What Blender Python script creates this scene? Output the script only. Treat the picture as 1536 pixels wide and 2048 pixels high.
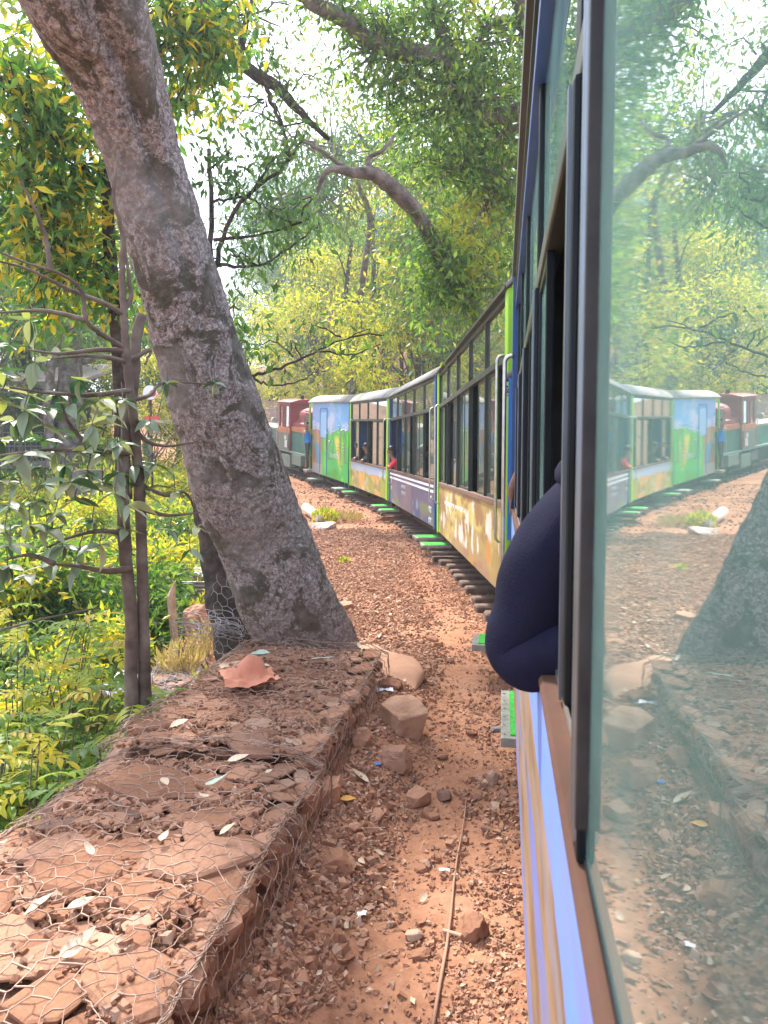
import bpy, bmesh, math, random
import numpy as np
from mathutils import Vector, Matrix, noise as mnoise
R = math.radians
rng = np.random.default_rng(7)
random.seed(7)
scene = bpy.context.scene
for o in list(bpy.data.objects): bpy.data.objects.remove(o)
C = scene.collection

# ------------------------------------------------------------ camera, sky, sun, exposure
CAMZ = 1.6
PITCH = R(3.97)
FPX = 1500.0
cd = bpy.data.cameras.new('camera'); cam = bpy.data.objects.new('camera', cd); C.objects.link(cam)
cd.sensor_fit = 'VERTICAL'; cd.sensor_height = 36.0; cd.sensor_width = 27.0
cd.lens = 36.0 * FPX / 2048.0
cd.clip_start = 0.01; cd.clip_end = 900
cd.dof.use_dof = True; cd.dof.focus_distance = 6.0; cd.dof.aperture_fstop = 12.0
cam.location = (0, 0, CAMZ); cam.rotation_euler = (math.pi / 2 - PITCH, 0, 0)
scene.camera = cam

SUN_EL, SUN_AZ = R(52), R(-28)          # azimuth measured from +Y (the view direction) towards +X
world = bpy.data.worlds.new('World'); scene.world = world; world.use_nodes = True
wn = world.node_tree.nodes; wl = world.node_tree.links
bg = wn['Background']
sky = wn.new('ShaderNodeTexSky'); sky.sky_type = 'NISHITA'; sky.sun_disc = False
sky.sun_elevation = SUN_EL; sky.sun_rotation = SUN_AZ
sky.air_density = 1.0; sky.dust_density = 4.0; sky.ozone_density = 1.0
wmix = wn.new('ShaderNodeMixRGB'); wmix.inputs[0].default_value = 0.55
wmix.inputs[2].default_value = (8.2, 8.9, 11.2, 1)
wl.new(sky.outputs[0], wmix.inputs[1]); wl.new(wmix.outputs[0], bg.inputs[0])
bg.inputs[1].default_value = 0.15
sd = bpy.data.lights.new('sun', 'SUN'); sun = bpy.data.objects.new('sun', sd); C.objects.link(sun)
sd.energy = 4.3; sd.angle = R(6); sd.color = (1.0, 0.95, 0.86)
sdir = Vector((math.sin(SUN_AZ) * math.cos(SUN_EL), math.cos(SUN_AZ) * math.cos(SUN_EL), math.sin(SUN_EL)))
sun.rotation_euler = sdir.to_track_quat('Z', 'Y').to_euler()
vs = scene.view_settings
vs.view_transform = 'Standard'; vs.look = 'None'; vs.gamma = 1.0; vs.use_curve_mapping = False
vs.exposure = 1.36
scene.render.engine = 'CYCLES'

# ------------------------------------------------------------ small helpers
def px(x, y, D):
    """world point seen at photograph pixel (x, y), at distance D along the ground in front of the camera"""
    a = (x - 768.0) / FPX; b = (1024.0 - y) / FPX
    fy = math.cos(PITCH) + b * math.sin(PITCH); fz = -math.sin(PITCH) + b * math.cos(PITCH)
    t = D / fy
    return Vector((a * t, D, CAMZ + fz * t))
def srgb(r, g, b):
    f = lambda c: (c / 255 / 12.92) if c <= 10.3 else ((c / 255 + 0.055) / 1.055) ** 2.4
    return (f(r), f(g), f(b))

def H(ix, iy, iz):
    n = (ix * 374761393 + iy * 668265263 + iz * 2147483647 // 7) & 0xffffffff
    n = ((n ^ (n >> 13)) * 1274126177) & 0xffffffff
    return ((n ^ (n >> 16)) & 0xffff) / 65535.0
def vnoise(x, y, z=0.0):
    x = np.asarray(x, float); y = np.asarray(y, float) + 0 * x; z = np.asarray(z, float) + 0 * x
    ix = np.floor(x).astype(np.int64); iy = np.floor(y).astype(np.int64); iz = np.floor(z).astype(np.int64)
    fx, fy, fz = x - ix, y - iy, z - iz
    fx = fx * fx * (3 - 2 * fx); fy = fy * fy * (3 - 2 * fy); fz = fz * fz * (3 - 2 * fz)
    r = 0
    for dx in (0, 1):
        for dy in (0, 1):
            for dz in (0, 1):
                w = (fx if dx else 1 - fx) * (fy if dy else 1 - fy) * (fz if dz else 1 - fz)
                r = r + w * H(ix + dx, iy + dy, iz + dz)
    return r
def fbm(x, y, z=0.0, o=4):
    s = 0; a = 0.5; t = 0
    for k in range(o):
        s = s + a * vnoise(np.asarray(x) * 2 ** k + 17 * k, np.asarray(y) * 2 ** k + 5 * k, np.asarray(z) * 2 ** k); t += a; a *= 0.5
    return s / t

def tag(o, label=None, cat=None, group=None, kind=None):
    if label: o['label'] = label
    if cat: o['category'] = cat
    if group: o['group'] = group
    if kind: o['kind'] = kind
    return o
def thing(name, label, cat, loc=(0, 0, 0), rot=(0, 0, 0), group=None):
    o = bpy.data.objects.new(name, None); C.objects.link(o)
    o.location = loc; o.rotation_euler = rot; o.empty_display_size = 0.2
    return tag(o, label, cat, group)
def link(name, me, mat=None, parent=None, loc=None, rot=None, sc=None):
    o = bpy.data.objects.new(name, me); C.objects.link(o)
    if mat is not None and len(me.materials) == 0: me.materials.append(mat)
    if parent is not None: o.parent = parent
    if loc is not None: o.location = loc
    if rot is not None: o.rotation_euler = rot
    if sc is not None: o.scale = sc
    return o
def copy_tree(o, parent=None):
    c = o.copy(); C.objects.link(c)
    c.parent = parent
    for ch in list(o.children): copy_tree(ch, c)
    return c
def np_mesh(name, V, F, smooth=False):
    """V (n,3); F (m,k) uniform polygons"""
    V = np.asarray(V, np.float32); F = np.asarray(F, np.int32)
    me = bpy.data.meshes.new(name)
    me.vertices.add(len(V)); me.vertices.foreach_set('co', V.ravel())
    k = F.shape[1]
    me.loops.add(F.size); me.loops.foreach_set('vertex_index', F.ravel())
    me.polygons.add(len(F)); me.polygons.foreach_set('loop_start', np.arange(0, F.size, k, dtype=np.int32))
    me.polygons.foreach_set('loop_total', np.full(len(F), k, np.int32))
    me.polygons.foreach_set('use_smooth', np.full(len(F), bool(smooth)))
    me.update(calc_edges=True)
    return me

class MB:
    def __init__(s): s.v = []; s.f = []
    def add(s, vs, fs):
        n = len(s.v); s.v += [tuple(v) for v in vs]; s.f += [tuple(i + n for i in f) for f in fs]; return s
    def box(s, x0, x1, y0, y1, z0, z1, bev=0.0):
        if bev <= 0:
            v = [(x, y, z) for x in (x0, x1) for y in (y0, y1) for z in (z0, z1)]
            s.add(v, [(0, 1, 3, 2), (4, 6, 7, 5), (0, 4, 5, 1), (2, 3, 7, 6), (0, 2, 6, 4), (1, 5, 7, 3)])
        else:
            bm = bmesh.new(); bmesh.ops.create_cube(bm, size=1)
            for v in bm.verts: v.co = Vector((x0 + (v.co.x + .5) * (x1 - x0), y0 + (v.co.y + .5) * (y1 - y0), z0 + (v.co.z + .5) * (z1 - z0)))
            bmesh.ops.bevel(bm, geom=bm.edges[:], offset=bev, segments=2, affect='EDGES', profile=0.6)
            bm.verts.index_update(); s.add([v.co for v in bm.verts], [[v.index for v in f.verts] for f in bm.faces])
            bm.free()
        return s
    def tube(s, pts, rad, n=8, cap=True):
        pts = [Vector(p) for p in pts]; m = len(pts)
        if not hasattr(rad, '__len__'): rad = [rad] * m
        up = Vector((0, 0, 1)); prev = None; base = len(s.v)
        for i, p in enumerate(pts):
            d = (pts[min(i + 1, m - 1)] - pts[max(i - 1, 0)])
            if d.length < 1e-9: d = Vector((0, 0, 1))
            d.normalize()
            if prev is None:
                a = d.orthogonal().normalized()
            else:
                a = prev - d * prev.dot(d)
                if a.length < 1e-6: a = d.orthogonal()
                a.normalize()
            prev = a; b = d.cross(a)
            for k in range(n):
                t = 2 * math.pi * k / n
                q = p + (a * math.cos(t) + b * math.sin(t)) * rad[i]
                s.v.append((q.x, q.y, q.z))
        for i in range(m - 1):
            for k in range(n):
                s.f.append((base + i * n + k, base + i * n + (k + 1) % n, base + (i + 1) * n + (k + 1) % n, base + (i + 1) * n + k))
        if cap:
            s.f.append(tuple(base + k for k in reversed(range(n)))); s.f.append(tuple(base + (m - 1) * n + k for k in range(n)))
        return s
    def prism(s, poly, y0, y1, axis='y'):
        n = len(poly); b = len(s.v)
        for y in (y0, y1):
            for (a, c) in poly:
                s.v.append((a, y, c) if axis == 'y' else ((y, a, c) if axis == 'x' else (a, c, y)))
        s.f.append(tuple(b + i for i in range(n))); s.f.append(tuple(b + n + i for i in reversed(range(n))))
        for i in range(n): s.f.append((b + i, b + n + i, b + n + (i + 1) % n, b + (i + 1) % n))
        return s
    def build(s, name, mat=None, parent=None, smooth=False, loc=None, rot=None):
        me = bpy.data.meshes.new(name); me.from_pydata(s.v, [], s.f)
        bm = bmesh.new(); bm.from_mesh(me); bmesh.ops.recalc_face_normals(bm, faces=bm.faces[:]); bm.to_mesh(me); bm.free()
        if smooth: me.polygons.foreach_set('use_smooth', [True] * len(me.polygons))
        me.update()
        return link(name, me, mat, parent, loc, rot)

def spline(pts, n=6):
    """Catmull-Rom through points (any dimension tuples)"""
    P = [np.array(p, float) for p in pts]; out = []
    P = [2 * P[0] - P[1]] + P + [2 * P[-1] - P[-2]]
    for i in range(1, len(P) - 2):
        for k in range(n):
            t = k / n
            out.append(0.5 * ((2 * P[i]) + (-P[i - 1] + P[i + 1]) * t + (2 * P[i - 1] - 5 * P[i] + 4 * P[i + 1] - P[i + 2]) * t * t + (-P[i - 1] + 3 * P[i] - 3 * P[i + 1] + P[i + 2]) * t ** 3))
    out.append(P[-2]); return out

# ------------------------------------------------------------ materials
def newmat(name):
    m = bpy.data.materials.new(name); m.use_nodes = True
    nt = m.node_tree; return m, nt, nt.nodes['Principled BSDF']
def c4(c): return (c[0], c[1], c[2], 1.0)
def ramp(nt, stops, interp='LINEAR'):
    r = nt.nodes.new('ShaderNodeValToRGB'); e = r.color_ramp.elements; r.color_ramp.interpolation = interp
    while len(e) > 1: e.remove(e[0])
    e[0].position = stops[0][0]; e[0].color = c4(stops[0][1])
    for p, c in stops[1:]:
        k = e.new(p); k.color = c4(c)
    return r
def noise(nt, scale, detail=4, rough=0.55, coord='Object', dist=0.0, vec=None):
    n = nt.nodes.new('ShaderNodeTexNoise'); n.inputs['Scale'].default_value = scale; n.inputs['Detail'].default_value = detail
    n.inputs['Roughness'].default_value = rough; n.inputs['Distortion'].default_value = dist
    if vec is None:
        tc = nt.nodes.new('ShaderNodeTexCoord'); vec = tc.outputs[coord]
    nt.links.new(vec, n.inputs['Vector']); return n
def mixc(nt, fac, a, b, mode='MIX'):
    m = nt.nodes.new('ShaderNodeMixRGB'); m.blend_type = mode
    for i, v in ((0, fac), (1, a), (2, b)):
        if isinstance(v, (int, float)): m.inputs[i].default_value = v
        elif isinstance(v, tuple): m.inputs[i].default_value = c4(v)
        else: nt.links.new(v, m.inputs[i])
    return m.outputs[0]
def bump(nt, bsdf, h, strength=0.5, dist=0.01):
    b = nt.nodes.new('ShaderNodeBump'); b.inputs['Strength'].default_value = strength; b.inputs['Distance'].default_value = dist
    nt.links.new(h, b.inputs['Height']); nt.links.new(b.outputs[0], bsdf.inputs['Normal']); return b
def mat_noise(name, c1, c2, scale=8, rough=0.8, bstr=0.3, bdist=0.01, metal=0.0, c3=None, spec=0.3, bscale=None):
    m, nt, b = newmat(name)
    n = noise(nt, scale, 5)
    st = [(0.3, c1), (0.7, c2)] if c3 is None else [(0.28, c1), (0.5, c2), (0.72, c3)]
    r = ramp(nt, st); nt.links.new(n.outputs[0], r.inputs[0]); nt.links.new(r.outputs[0], b.inputs['Base Color'])
    b.inputs['Roughness'].default_value = rough; b.inputs['Metallic'].default_value = metal
    b.inputs['Specular IOR Level'].default_value = spec
    if bstr > 0:
        n2 = noise(nt, bscale or scale * 6, 5); bump(nt, b, n2.outputs[0], bstr, bdist)
    return m
def mat_paint(name, col, dirt=0.35, rough=0.35, dirtcol=(0.22, 0.15, 0.11), spec=.4):
    """painted steel with dust and fading"""
    m, nt, b = newmat(name)
    n = noise(nt, 2.2, 6, 0.65); n2 = noise(nt, 38, 4, 0.6)
    r = ramp(nt, [(0.42, (0, 0, 0)), (0.78, (1, 1, 1))]); nt.links.new(n.outputs[0], r.inputs[0])
    f = nt.nodes.new('ShaderNodeMath'); f.operation = 'MULTIPLY'; f.inputs[1].default_value = dirt; nt.links.new(r.outputs[0], f.inputs[0])
    c = mixc(nt, f.outputs[0], col, dirtcol)
    c = mixc(nt, 0.12, c, n2.outputs[1], 'OVERLAY')
    nt.links.new(c, b.inputs['Base Color'])
    b.inputs['Specular IOR Level'].default_value = spec
    rr = ramp(nt, [(0.3, (rough,) * 3), (0.8, (min(1, rough + .35),) * 3)]); nt.links.new(n.outputs[0], rr.inputs[0]); nt.links.new(rr.outputs[0], b.inputs['Roughness'])
    bump(nt, b, n.outputs[0], 0.12, 0.01)
    return m
def mat_leaf(name, stops, trans=0.4, yellow=None, yscale=0.5, ythr=(0.55, 0.7), rough=0.45, spec=0.4):
    """leaf colour varies from leaf to leaf (random per island)"""
    m, nt, b = newmat(name)
    g = nt.nodes.new('ShaderNodeNewGeometry')
    r = ramp(nt, stops); nt.links.new(g.outputs['Random Per Island'], r.inputs[0]); col = r.outputs[0]
    if yellow is not None:
        n = noise(nt, yscale, 3); rr = ramp(nt, [(ythr[0], (0, 0, 0)), (ythr[1], (1, 1, 1))]); nt.links.new(n.outputs[0], rr.inputs[0])
        ma = nt.nodes.new('ShaderNodeMath'); ma.operation = 'MULTIPLY'; ma.inputs[1].default_value = 0.8; nt.links.new(rr.outputs[0], ma.inputs[0])
        y = mixc(nt, g.outputs['Random Per Island'], yellow, tuple(c * 0.55 for c in yellow))
        col = mixc(nt, ma.outputs[0], col, y)
    nt.links.new(col, b.inputs['Base Color']); b.inputs['Roughness'].default_value = rough
    b.inputs['Specular IOR Level'].default_value = spec
    t = nt.nodes.new('ShaderNodeBsdfTranslucent')
    tcol = mixc(nt, 1.0, col, (1.6, 1.75, 0.9), 'MULTIPLY'); nt.links.new(tcol, t.inputs[0])
    mx = nt.nodes.new('ShaderNodeMixShader'); mx.inputs[0].default_value = trans
    nt.links.new(b.outputs[0], mx.inputs[1]); nt.links.new(t.outputs[0], mx.inputs[2])
    nt.links.new(mx.outputs[0], nt.nodes['Material Output'].inputs[0])
    return m
def mat_vcol(name, rough=0.5, dirt=0.3, dirtcol=(0.25, 0.17, 0.12), streak=True):
    m, nt, b = newmat(name)
    a = nt.nodes.new('ShaderNodeVertexColor'); a.layer_name = 'paint'
    tc = nt.nodes.new('ShaderNodeTexCoord'); mp = nt.nodes.new('ShaderNodeMapping'); mp.inputs['Scale'].default_value = (9, 9, 1.0 if streak else 9)
    nt.links.new(tc.outputs['Object'], mp.inputs[0])
    n = noise(nt, 1.0, 6, 0.65, vec=mp.outputs[0])
    r = ramp(nt, [(0.45, (0, 0, 0)), (0.75, (dirt,) * 3)]); nt.links.new(n.outputs[0], r.inputs[0])
    c = mixc(nt, r.outputs[0], a.outputs[0], dirtcol)
    nt.links.new(c, b.inputs['Base Color']); b.inputs['Roughness'].default_value = rough
    return m
def mat_glass(name, refl=0.25, ior=1.7, tint=(0.55, 0.62, 0.58), dust=0.06, dustcol=(0.35, 0.45, 0.38), rmin=0.0, rmax=0.06, gcol=(0.9, 0.97, 0.93), warp=0.0):
    m, nt, b = newmat(name); nt.nodes.remove(b)
    tr = nt.nodes.new('ShaderNodeBsdfTransparent'); tr.inputs[0].default_value = c4(tint)
    gl = nt.nodes.new('ShaderNodeBsdfGlossy'); gl.inputs[0].default_value = c4(gcol)
    n = noise(nt, 2.5, 5, 0.7); r = ramp(nt, [(0.35, (rmin,) * 3), (0.75, (rmax,) * 3)]); nt.links.new(n.outputs[0], r.inputs[0]); nt.links.new(r.outputs[0], gl.inputs['Roughness'])
    if warp > 0:
        nw = noise(nt, 3.0, 1); bp = nt.nodes.new('ShaderNodeBump'); bp.inputs['Strength'].default_value = warp; bp.inputs['Distance'].default_value = 0.002
        nt.links.new(nw.outputs[0], bp.inputs['Height']); nt.links.new(bp.outputs[0], gl.inputs['Normal'])
    fr = nt.nodes.new('ShaderNodeFresnel'); fr.inputs[0].default_value = ior
    ma = nt.nodes.new('ShaderNodeMath'); ma.operation = 'MAXIMUM'; ma.inputs[1].default_value = refl; nt.links.new(fr.outputs[0], ma.inputs[0])
    m1 = nt.nodes.new('ShaderNodeMixShader'); nt.links.new(ma.outputs[0], m1.inputs[0]); nt.links.new(tr.outputs[0], m1.inputs[1]); nt.links.new(gl.outputs[0], m1.inputs[2])
    df = nt.nodes.new('ShaderNodeBsdfDiffuse'); df.inputs[0].default_value = c4(dustcol)
    n2 = noise(nt, 1.3, 6, 0.7); r2 = ramp(nt, [(0.3, (dust * .4,) * 3), (0.75, (dust * 2,) * 3)]); nt.links.new(n2.outputs[0], r2.inputs[0])
    m2 = nt.nodes.new('ShaderNodeMixShader'); nt.links.new(r2.outputs[0], m2.inputs[0]); nt.links.new(m1.outputs[0], m2.inputs[1]); nt.links.new(df.outputs[0], m2.inputs[2])
    nt.links.new(m2.outputs[0], nt.nodes['Material Output'].inputs[0])
    return m
def mat_island(name, stops, rough=0.95, bscale=60, bstr=0.35):
    m, nt, b = newmat(name)
    g = nt.nodes.new('ShaderNodeNewGeometry'); oi = nt.nodes.new('ShaderNodeObjectInfo')
    ad = nt.nodes.new('ShaderNodeMath'); ad.operation = 'ADD'; nt.links.new(g.outputs['Random Per Island'], ad.inputs[0]); nt.links.new(oi.outputs['Random'], ad.inputs[1])
    fr = nt.nodes.new('ShaderNodeMath'); fr.operation = 'FRACT'; nt.links.new(ad.outputs[0], fr.inputs[0])
    r = ramp(nt, stops); nt.links.new(fr.outputs[0], r.inputs[0])
    n = noise(nt, 14, 5, 0.65); c = mixc(nt, 0.5, r.outputs[0], ramp_out(nt, n.outputs[0], [(0.3, (0.35, 0.33, 0.32)), (0.7, (0.72, 0.68, 0.66))]), 'OVERLAY')
    nt.links.new(c, b.inputs['Base Color']); b.inputs['Roughness'].default_value = rough; b.inputs['Specular IOR Level'].default_value = 0.15
    n2 = noise(nt, bscale, 5); bump(nt, b, n2.outputs[0], bstr, 0.01)
    return m
def ramp_out(nt, src, stops):
    r = ramp(nt, stops); nt.links.new(src, r.inputs[0]); return r.outputs[0]
# ------------------------------------------------------------ layout of the line
# left-hand side plane of the train, coach by coach (x, y) on the ground; it bends left and climbs
HEAD = [R(9), R(-0.5), R(-7), R(-15), R(-19), R(-25), R(-31)]
def fwd(a): return np.array([math.sin(a), math.cos(a)])
def lft(a): return np.array([-math.cos(a), math.sin(a)])
NEAR = np.array([0.060, 0.0])                     # foot of our own coach's side beside the camera
P1 = NEAR + fwd(HEAD[0]) * 6.02
P2 = np.array([0.86, 12.25]); P3 = np.array([0.10, 18.5]); P4 = np.array([-1.12, 23.3]); P5 = np.array([-2.92, 28.3]); P6 = np.array([-5.1, 33.0]); P7 = np.array([-8.4, 38.4])
SIDE = np.array([NEAR - fwd(HEAD[0]) * 60, NEAR, P1, P2, P3, P4, P5, P6, P7, P7 + fwd(R(-38)) * 14, P7 + fwd(R(-38)) * 14 + fwd(R(-50)) * 60])
def grade(y):
    y = np.asarray(y, float)
    return np.where(y < 11, 0, np.where(y < 33, 0.0026 * (y - 11) ** 2, 1.258 + 0.10 * (np.minimum(y, 70) - 33)))
def usign(x, y):
    """distance left of the train's side"""
    return np.interp(y, SIDE[:, 1], SIDE[:, 0]) - x
def sstep(a, b, x):
    t = np.clip((np.asarray(x, float) - a) / (b - a), 0, 1); return t * t * (3 - 2 * t)
def ground_z(x, y):
    x = np.asarray(x, float); y = np.asarray(y, float) + 0 * x
    u = usign(x, y); g = grade(y)
    path = g + 0.03 * np.exp(-((u - 0.9) / 0.5) ** 2) - 0.02 * np.exp(-((u - 0.45) / 0.2) ** 2) + 0.05 * (fbm(x * 1.1, y * 1.1) - 0.5) + 0.05 * sstep(1.2, 3.2, u) * sstep(9, 14, y)
    path = path + .10 * sstep(.42, .80, u) * (1 - sstep(5.0, 6.5, y)) * (1 - sstep(.9, 1.1, u))
    # right of the line: level ballast, then the wooded bank
    w = -1.7 - u
    path = path + sstep(0.6, 3.0, w) * 0.5 + np.clip(w - 3, 0, 60) * 0.16 + sstep(0.6, 6, w) * 0.5 * (fbm(x * .3, y * .3) - .4)
    # left edge of the railway terrace
    edge = np.interp(y, [0, 5.4, 8, 12, 18, 26, 40], [1.62, 1.75, 2.15, 3.2, 4.6, 5.8, 7.0])
    terr = g - 0.42 + 0.06 * (fbm(x * 2, y * 2) - .5)                      # the lower footpath behind the tree
    terr_edge = np.interp(y, [0, 4.0, 5.0, 7, 10, 14], [1.7, 1.8, 2.55, 3.0, 3.3, 3.3])
    low = -1.15 + 0.075 * np.clip(y - 5, 0, 60) + 0.13 * np.clip(u - 7, 0, 60) * sstep(4, 30, y + u) + 0.35 * (fbm(x * .4, y * .4) - .5)
    onterr = (1 - sstep(0, 0.25, u - terr_edge)) * sstep(4.2, 5.0, y) * (1 - sstep(10.5, 13, y))
    slope = np.where(u > edge, 1.0, 0.0)
    s = sstep(0, 0.35, u - edge)
    lowz = terr * onterr + np.minimum(low, g - 0.3) * (1 - onterr)
    z = path * (1 - s) + lowz * s
    return z
def gz(x, y): return float(ground_z(np.array([x]), np.array([y]))[0])

xs = np.concatenate([np.linspace(-160, -12, 22)[:-1], np.linspace(-12, -2.6, 70)[:-1], np.linspace(-2.6, 1.8, 170)[:-1], np.linspace(1.8, 8, 30)[:-1], np.linspace(8, 160, 24)])
ys = np.concatenate([np.linspace(-60, 1.0, 14)[:-1], np.linspace(1.0, 9, 260)[:-1], np.linspace(9, 30, 200)[:-1], np.linspace(30, 60, 50)[:-1], np.linspace(60, 400, 24)])
X, Y = np.meshgrid(xs, ys); Z = ground_z(X.ravel(), Y.ravel()).reshape(X.shape)
near = np.exp(-np.clip(Y - 6, 0, 99) / 8.0)
Z = Z + near * (0.022 * (fbm(X.ravel() * 7, Y.ravel() * 7, 0, 4).reshape(X.shape) - .5) + 0.012 * (vnoise(X.ravel() * 26, Y.ravel() * 26).reshape(X.shape) - .5)) * (np.abs(X) < 6)
nx, ny = len(xs), len(ys)
idx = np.arange(nx * ny).reshape(ny, nx)
F = np.stack([idx[:-1, :-1], idx[:-1, 1:], idx[1:, 1:], idx[1:, :-1]], -1).reshape(-1, 4)
me = np_mesh('ground', np.stack([X, Y, Z], -1).reshape(-1, 3), F, True)
m, nt, b = newmat('red_laterite_earth')
n1 = noise(nt, 1.1, 6, 0.6); n2 = noise(nt, 22, 6, 0.7); n3 = noise(nt, 160, 3, 0.6)
c = ramp_out(nt, n1.outputs[0], [(0.3, (0.25, 0.115, 0.067)), (0.5, (0.34, 0.168, 0.098)), (0.72, (0.42, 0.225, 0.138))])
c = mixc(nt, 0.45, c, ramp_out(nt, n2.outputs[0], [(0.3, (0.25, 0.2, 0.17)), (0.5, (0.5, 0.5, 0.5)), (0.75, (0.78, 0.74, 0.7))]), 'OVERLAY')
c = mixc(nt, 0.25, c, n3.outputs[1], 'SOFT_LIGHT')
nt.links.new(c, b.inputs['Base Color']); b.inputs['Roughness'].default_value = 1.0; b.inputs['Specular IOR Level'].default_value = 0.1
bump(nt, b, n2.outputs[0], 0.5, 0.02); M_EARTH = m
tag(link('ground', me, m), kind='structure')

# ------------------------------------------------------------ shared materials
M_DARKFRAME = mat_paint('dark_green_frame', (0.028, 0.040, 0.034), 0.35, 0.32, (0.14, 0.11, 0.08))
M_DARKTRIM = mat_paint('sill_dirty_brown', (0.13, 0.075, 0.055), 0.7, 0.6, (0.22, 0.125, 0.085))
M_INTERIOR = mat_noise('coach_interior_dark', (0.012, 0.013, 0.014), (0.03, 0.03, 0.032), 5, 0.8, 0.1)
M_ROOF = mat_noise('grey_roof_canvas', (0.20, 0.185, 0.175), (0.36, 0.335, 0.32), 3, 0.75, 0.25, 0.01)
M_UNDER = mat_noise('underframe_black', (0.012, 0.011, 0.01), (0.045, 0.036, 0.03), 6, 0.8, 0.3)
M_STEEL = mat_noise('worn_bright_steel', (0.42, 0.41, 0.38), (0.6, 0.58, 0.54), 12, 0.32, 0.1, 0.005, metal=0.85)
M_ALU = mat_noise('dark_aluminium_frame', (0.004, 0.007, 0.009), (0.010, 0.015, 0.018), 6, 0.3, 0.05, 0.003, metal=0.0, spec=.12)
M_HIGHLIGHT = mat_noise('blue_grey_highlight', (0.16, 0.20, 0.24), (0.24, 0.28, 0.33), 6, 0.3, 0.05, 0.003, metal=0.8)  # colour of the slim strips that draw highlights on the window frames
M_LIME = mat_paint('lime_green_paint', (0.30, 0.62, 0.03), 0.2, 0.35)
M_YELLOWGREEN = mat_paint('yellow_green_paint', (0.55, 0.62, 0.03), 0.25, 0.35)
M_BLUE = mat_paint('deep_blue_paint', (0.012, 0.075, 0.26), 0.15, 0.35)
M_BRIGHTBLUE = mat_paint('bright_blue_paint', (0.015, 0.19, 0.62), 0.1, 0.3)
M_MAROON = mat_paint('maroon_engine_paint', (0.30, 0.045, 0.05), 0.25, 0.45)
M_ORANGE = mat_paint('orange_engine_band', (0.62, 0.20, 0.08), 0.3, 0.45)
M_ENGGREEN = mat_paint('engine_green_paint', (0.01, 0.18, 0.125), 0.2, 0.4)
M_GREYGREEN = mat_paint('grey_green_paint', (0.16, 0.24, 0.20), 0.4, 0.5)
M_MAT = mat_noise('green_step_matting', (0.03, 0.26, 0.03), (0.05, 0.50, 0.05), 30, 0.8, 0.5, 0.01)
M_STEPFRAME = mat_noise('galvanised_step_edge', (0.18, 0.18, 0.15), (0.34, 0.33, 0.29), 18, 0.5, 0.15, 0.005, metal=0.3)
M_PANE = mat_glass('window_glass', 0.55, 2.4, (0.35, 0.42, 0.40), 0.12, (0.30, 0.36, 0.31), 0.0, 0.05)
M_NEARPANE = mat_glass('near_window_glass', 0.88, 2.0, (0.20, 0.26, 0.24), 0.15, (0.26, 0.50, 0.46), 0.006, 0.06, (0.97, 1.0, 1.0), 0.05)
M_PAINT = mat_vcol('painted_side_panel', 0.42)
M_WHITE = mat_paint('white_lettering', (0.72, 0.74, 0.76), 0.25, 0.5)
M_RUBBER = mat_noise('black_rubber', (0.012, 0.012, 0.012), (0.03, 0.03, 0.03), 20, 0.5, 0.1)
M_WOODOLD = mat_noise('old_sleeper_wood', (0.085, 0.058, 0.045), (0.21, 0.14, 0.105), 9, 0.95, 0.6, 0.01)
M_RAIL = mat_noise('rusty_rail', (0.13, 0.06, 0.035), (0.24, 0.12, 0.07), 14, 0.6, 0.3, 0.005, metal=0.3)

# ------------------------------------------------------------ railway track: rails and sleepers
track = thing('railway_track', 'narrow gauge track on wooden sleepers curving left under the toy train', 'railway track')
cen = []
NC = 0.80
off = []
for i in range(len(SIDE)):
    a = SIDE[max(i - 1, 0)]; c_ = SIDE[min(i + 1, len(SIDE) - 1)]; d = (c_ - a) / np.linalg.norm(c_ - a)
    off.append(SIDE[i] + np.array([d[1], -d[0]]) * NC)
line = np.array(spline([tuple(p) for p in off[1:9]], 40)); line = np.vstack([NEAR + np.array([fwd(0)[1] * NC, -0.1]) - fwd(HEAD[0]) * 4.0, line])
seg = np.linalg.norm(np.diff(line, axis=0), axis=1); acc = np.concatenate([[0], np.cumsum(seg)])
def along(s):
    x = np.interp(s, acc, line[:, 0]); y = np.interp(s, acc, line[:, 1])
    x2 = np.interp(s + .1, acc, line[:, 0]); y2 = np.interp(s + .1, acc, line[:, 1])
    d = np.array([x2 - x, y2 - y]); d /= max(1e-6, np.linalg.norm(d)); return np.array([x, y]), d
for sgn in (-1, 1):
    mb = MB(); S = np.arange(0.2, acc[-1] - .3, 0.5); prof = [(-.05, 0), (.05, 0), (.05, .012), (.012, .025), (.012, .075), (.028, .085), (.028, .105), (-.028, .105), (-.028, .085), (-.012, .075), (-.012, .025), (-.05, .012)]
    vv = []
    for s in S:
        p, d = along(s); l = np.array([-d[1], d[0]]); zz = float(grade(p[1])) + 0.075
        for (a, c_) in prof: q = p + l * (sgn * 0.33 + a); vv.append((q[0], q[1], zz + c_))
    k = len(prof); ff = [(i * k + j, i * k + (j + 1) % k, (i + 1) * k + (j + 1) % k, (i + 1) * k + j) for i in range(len(S) - 1) for j in range(k)]
    mb.add(vv, ff); mb.build('rail', M_RAIL, track)
slm = []
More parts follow.
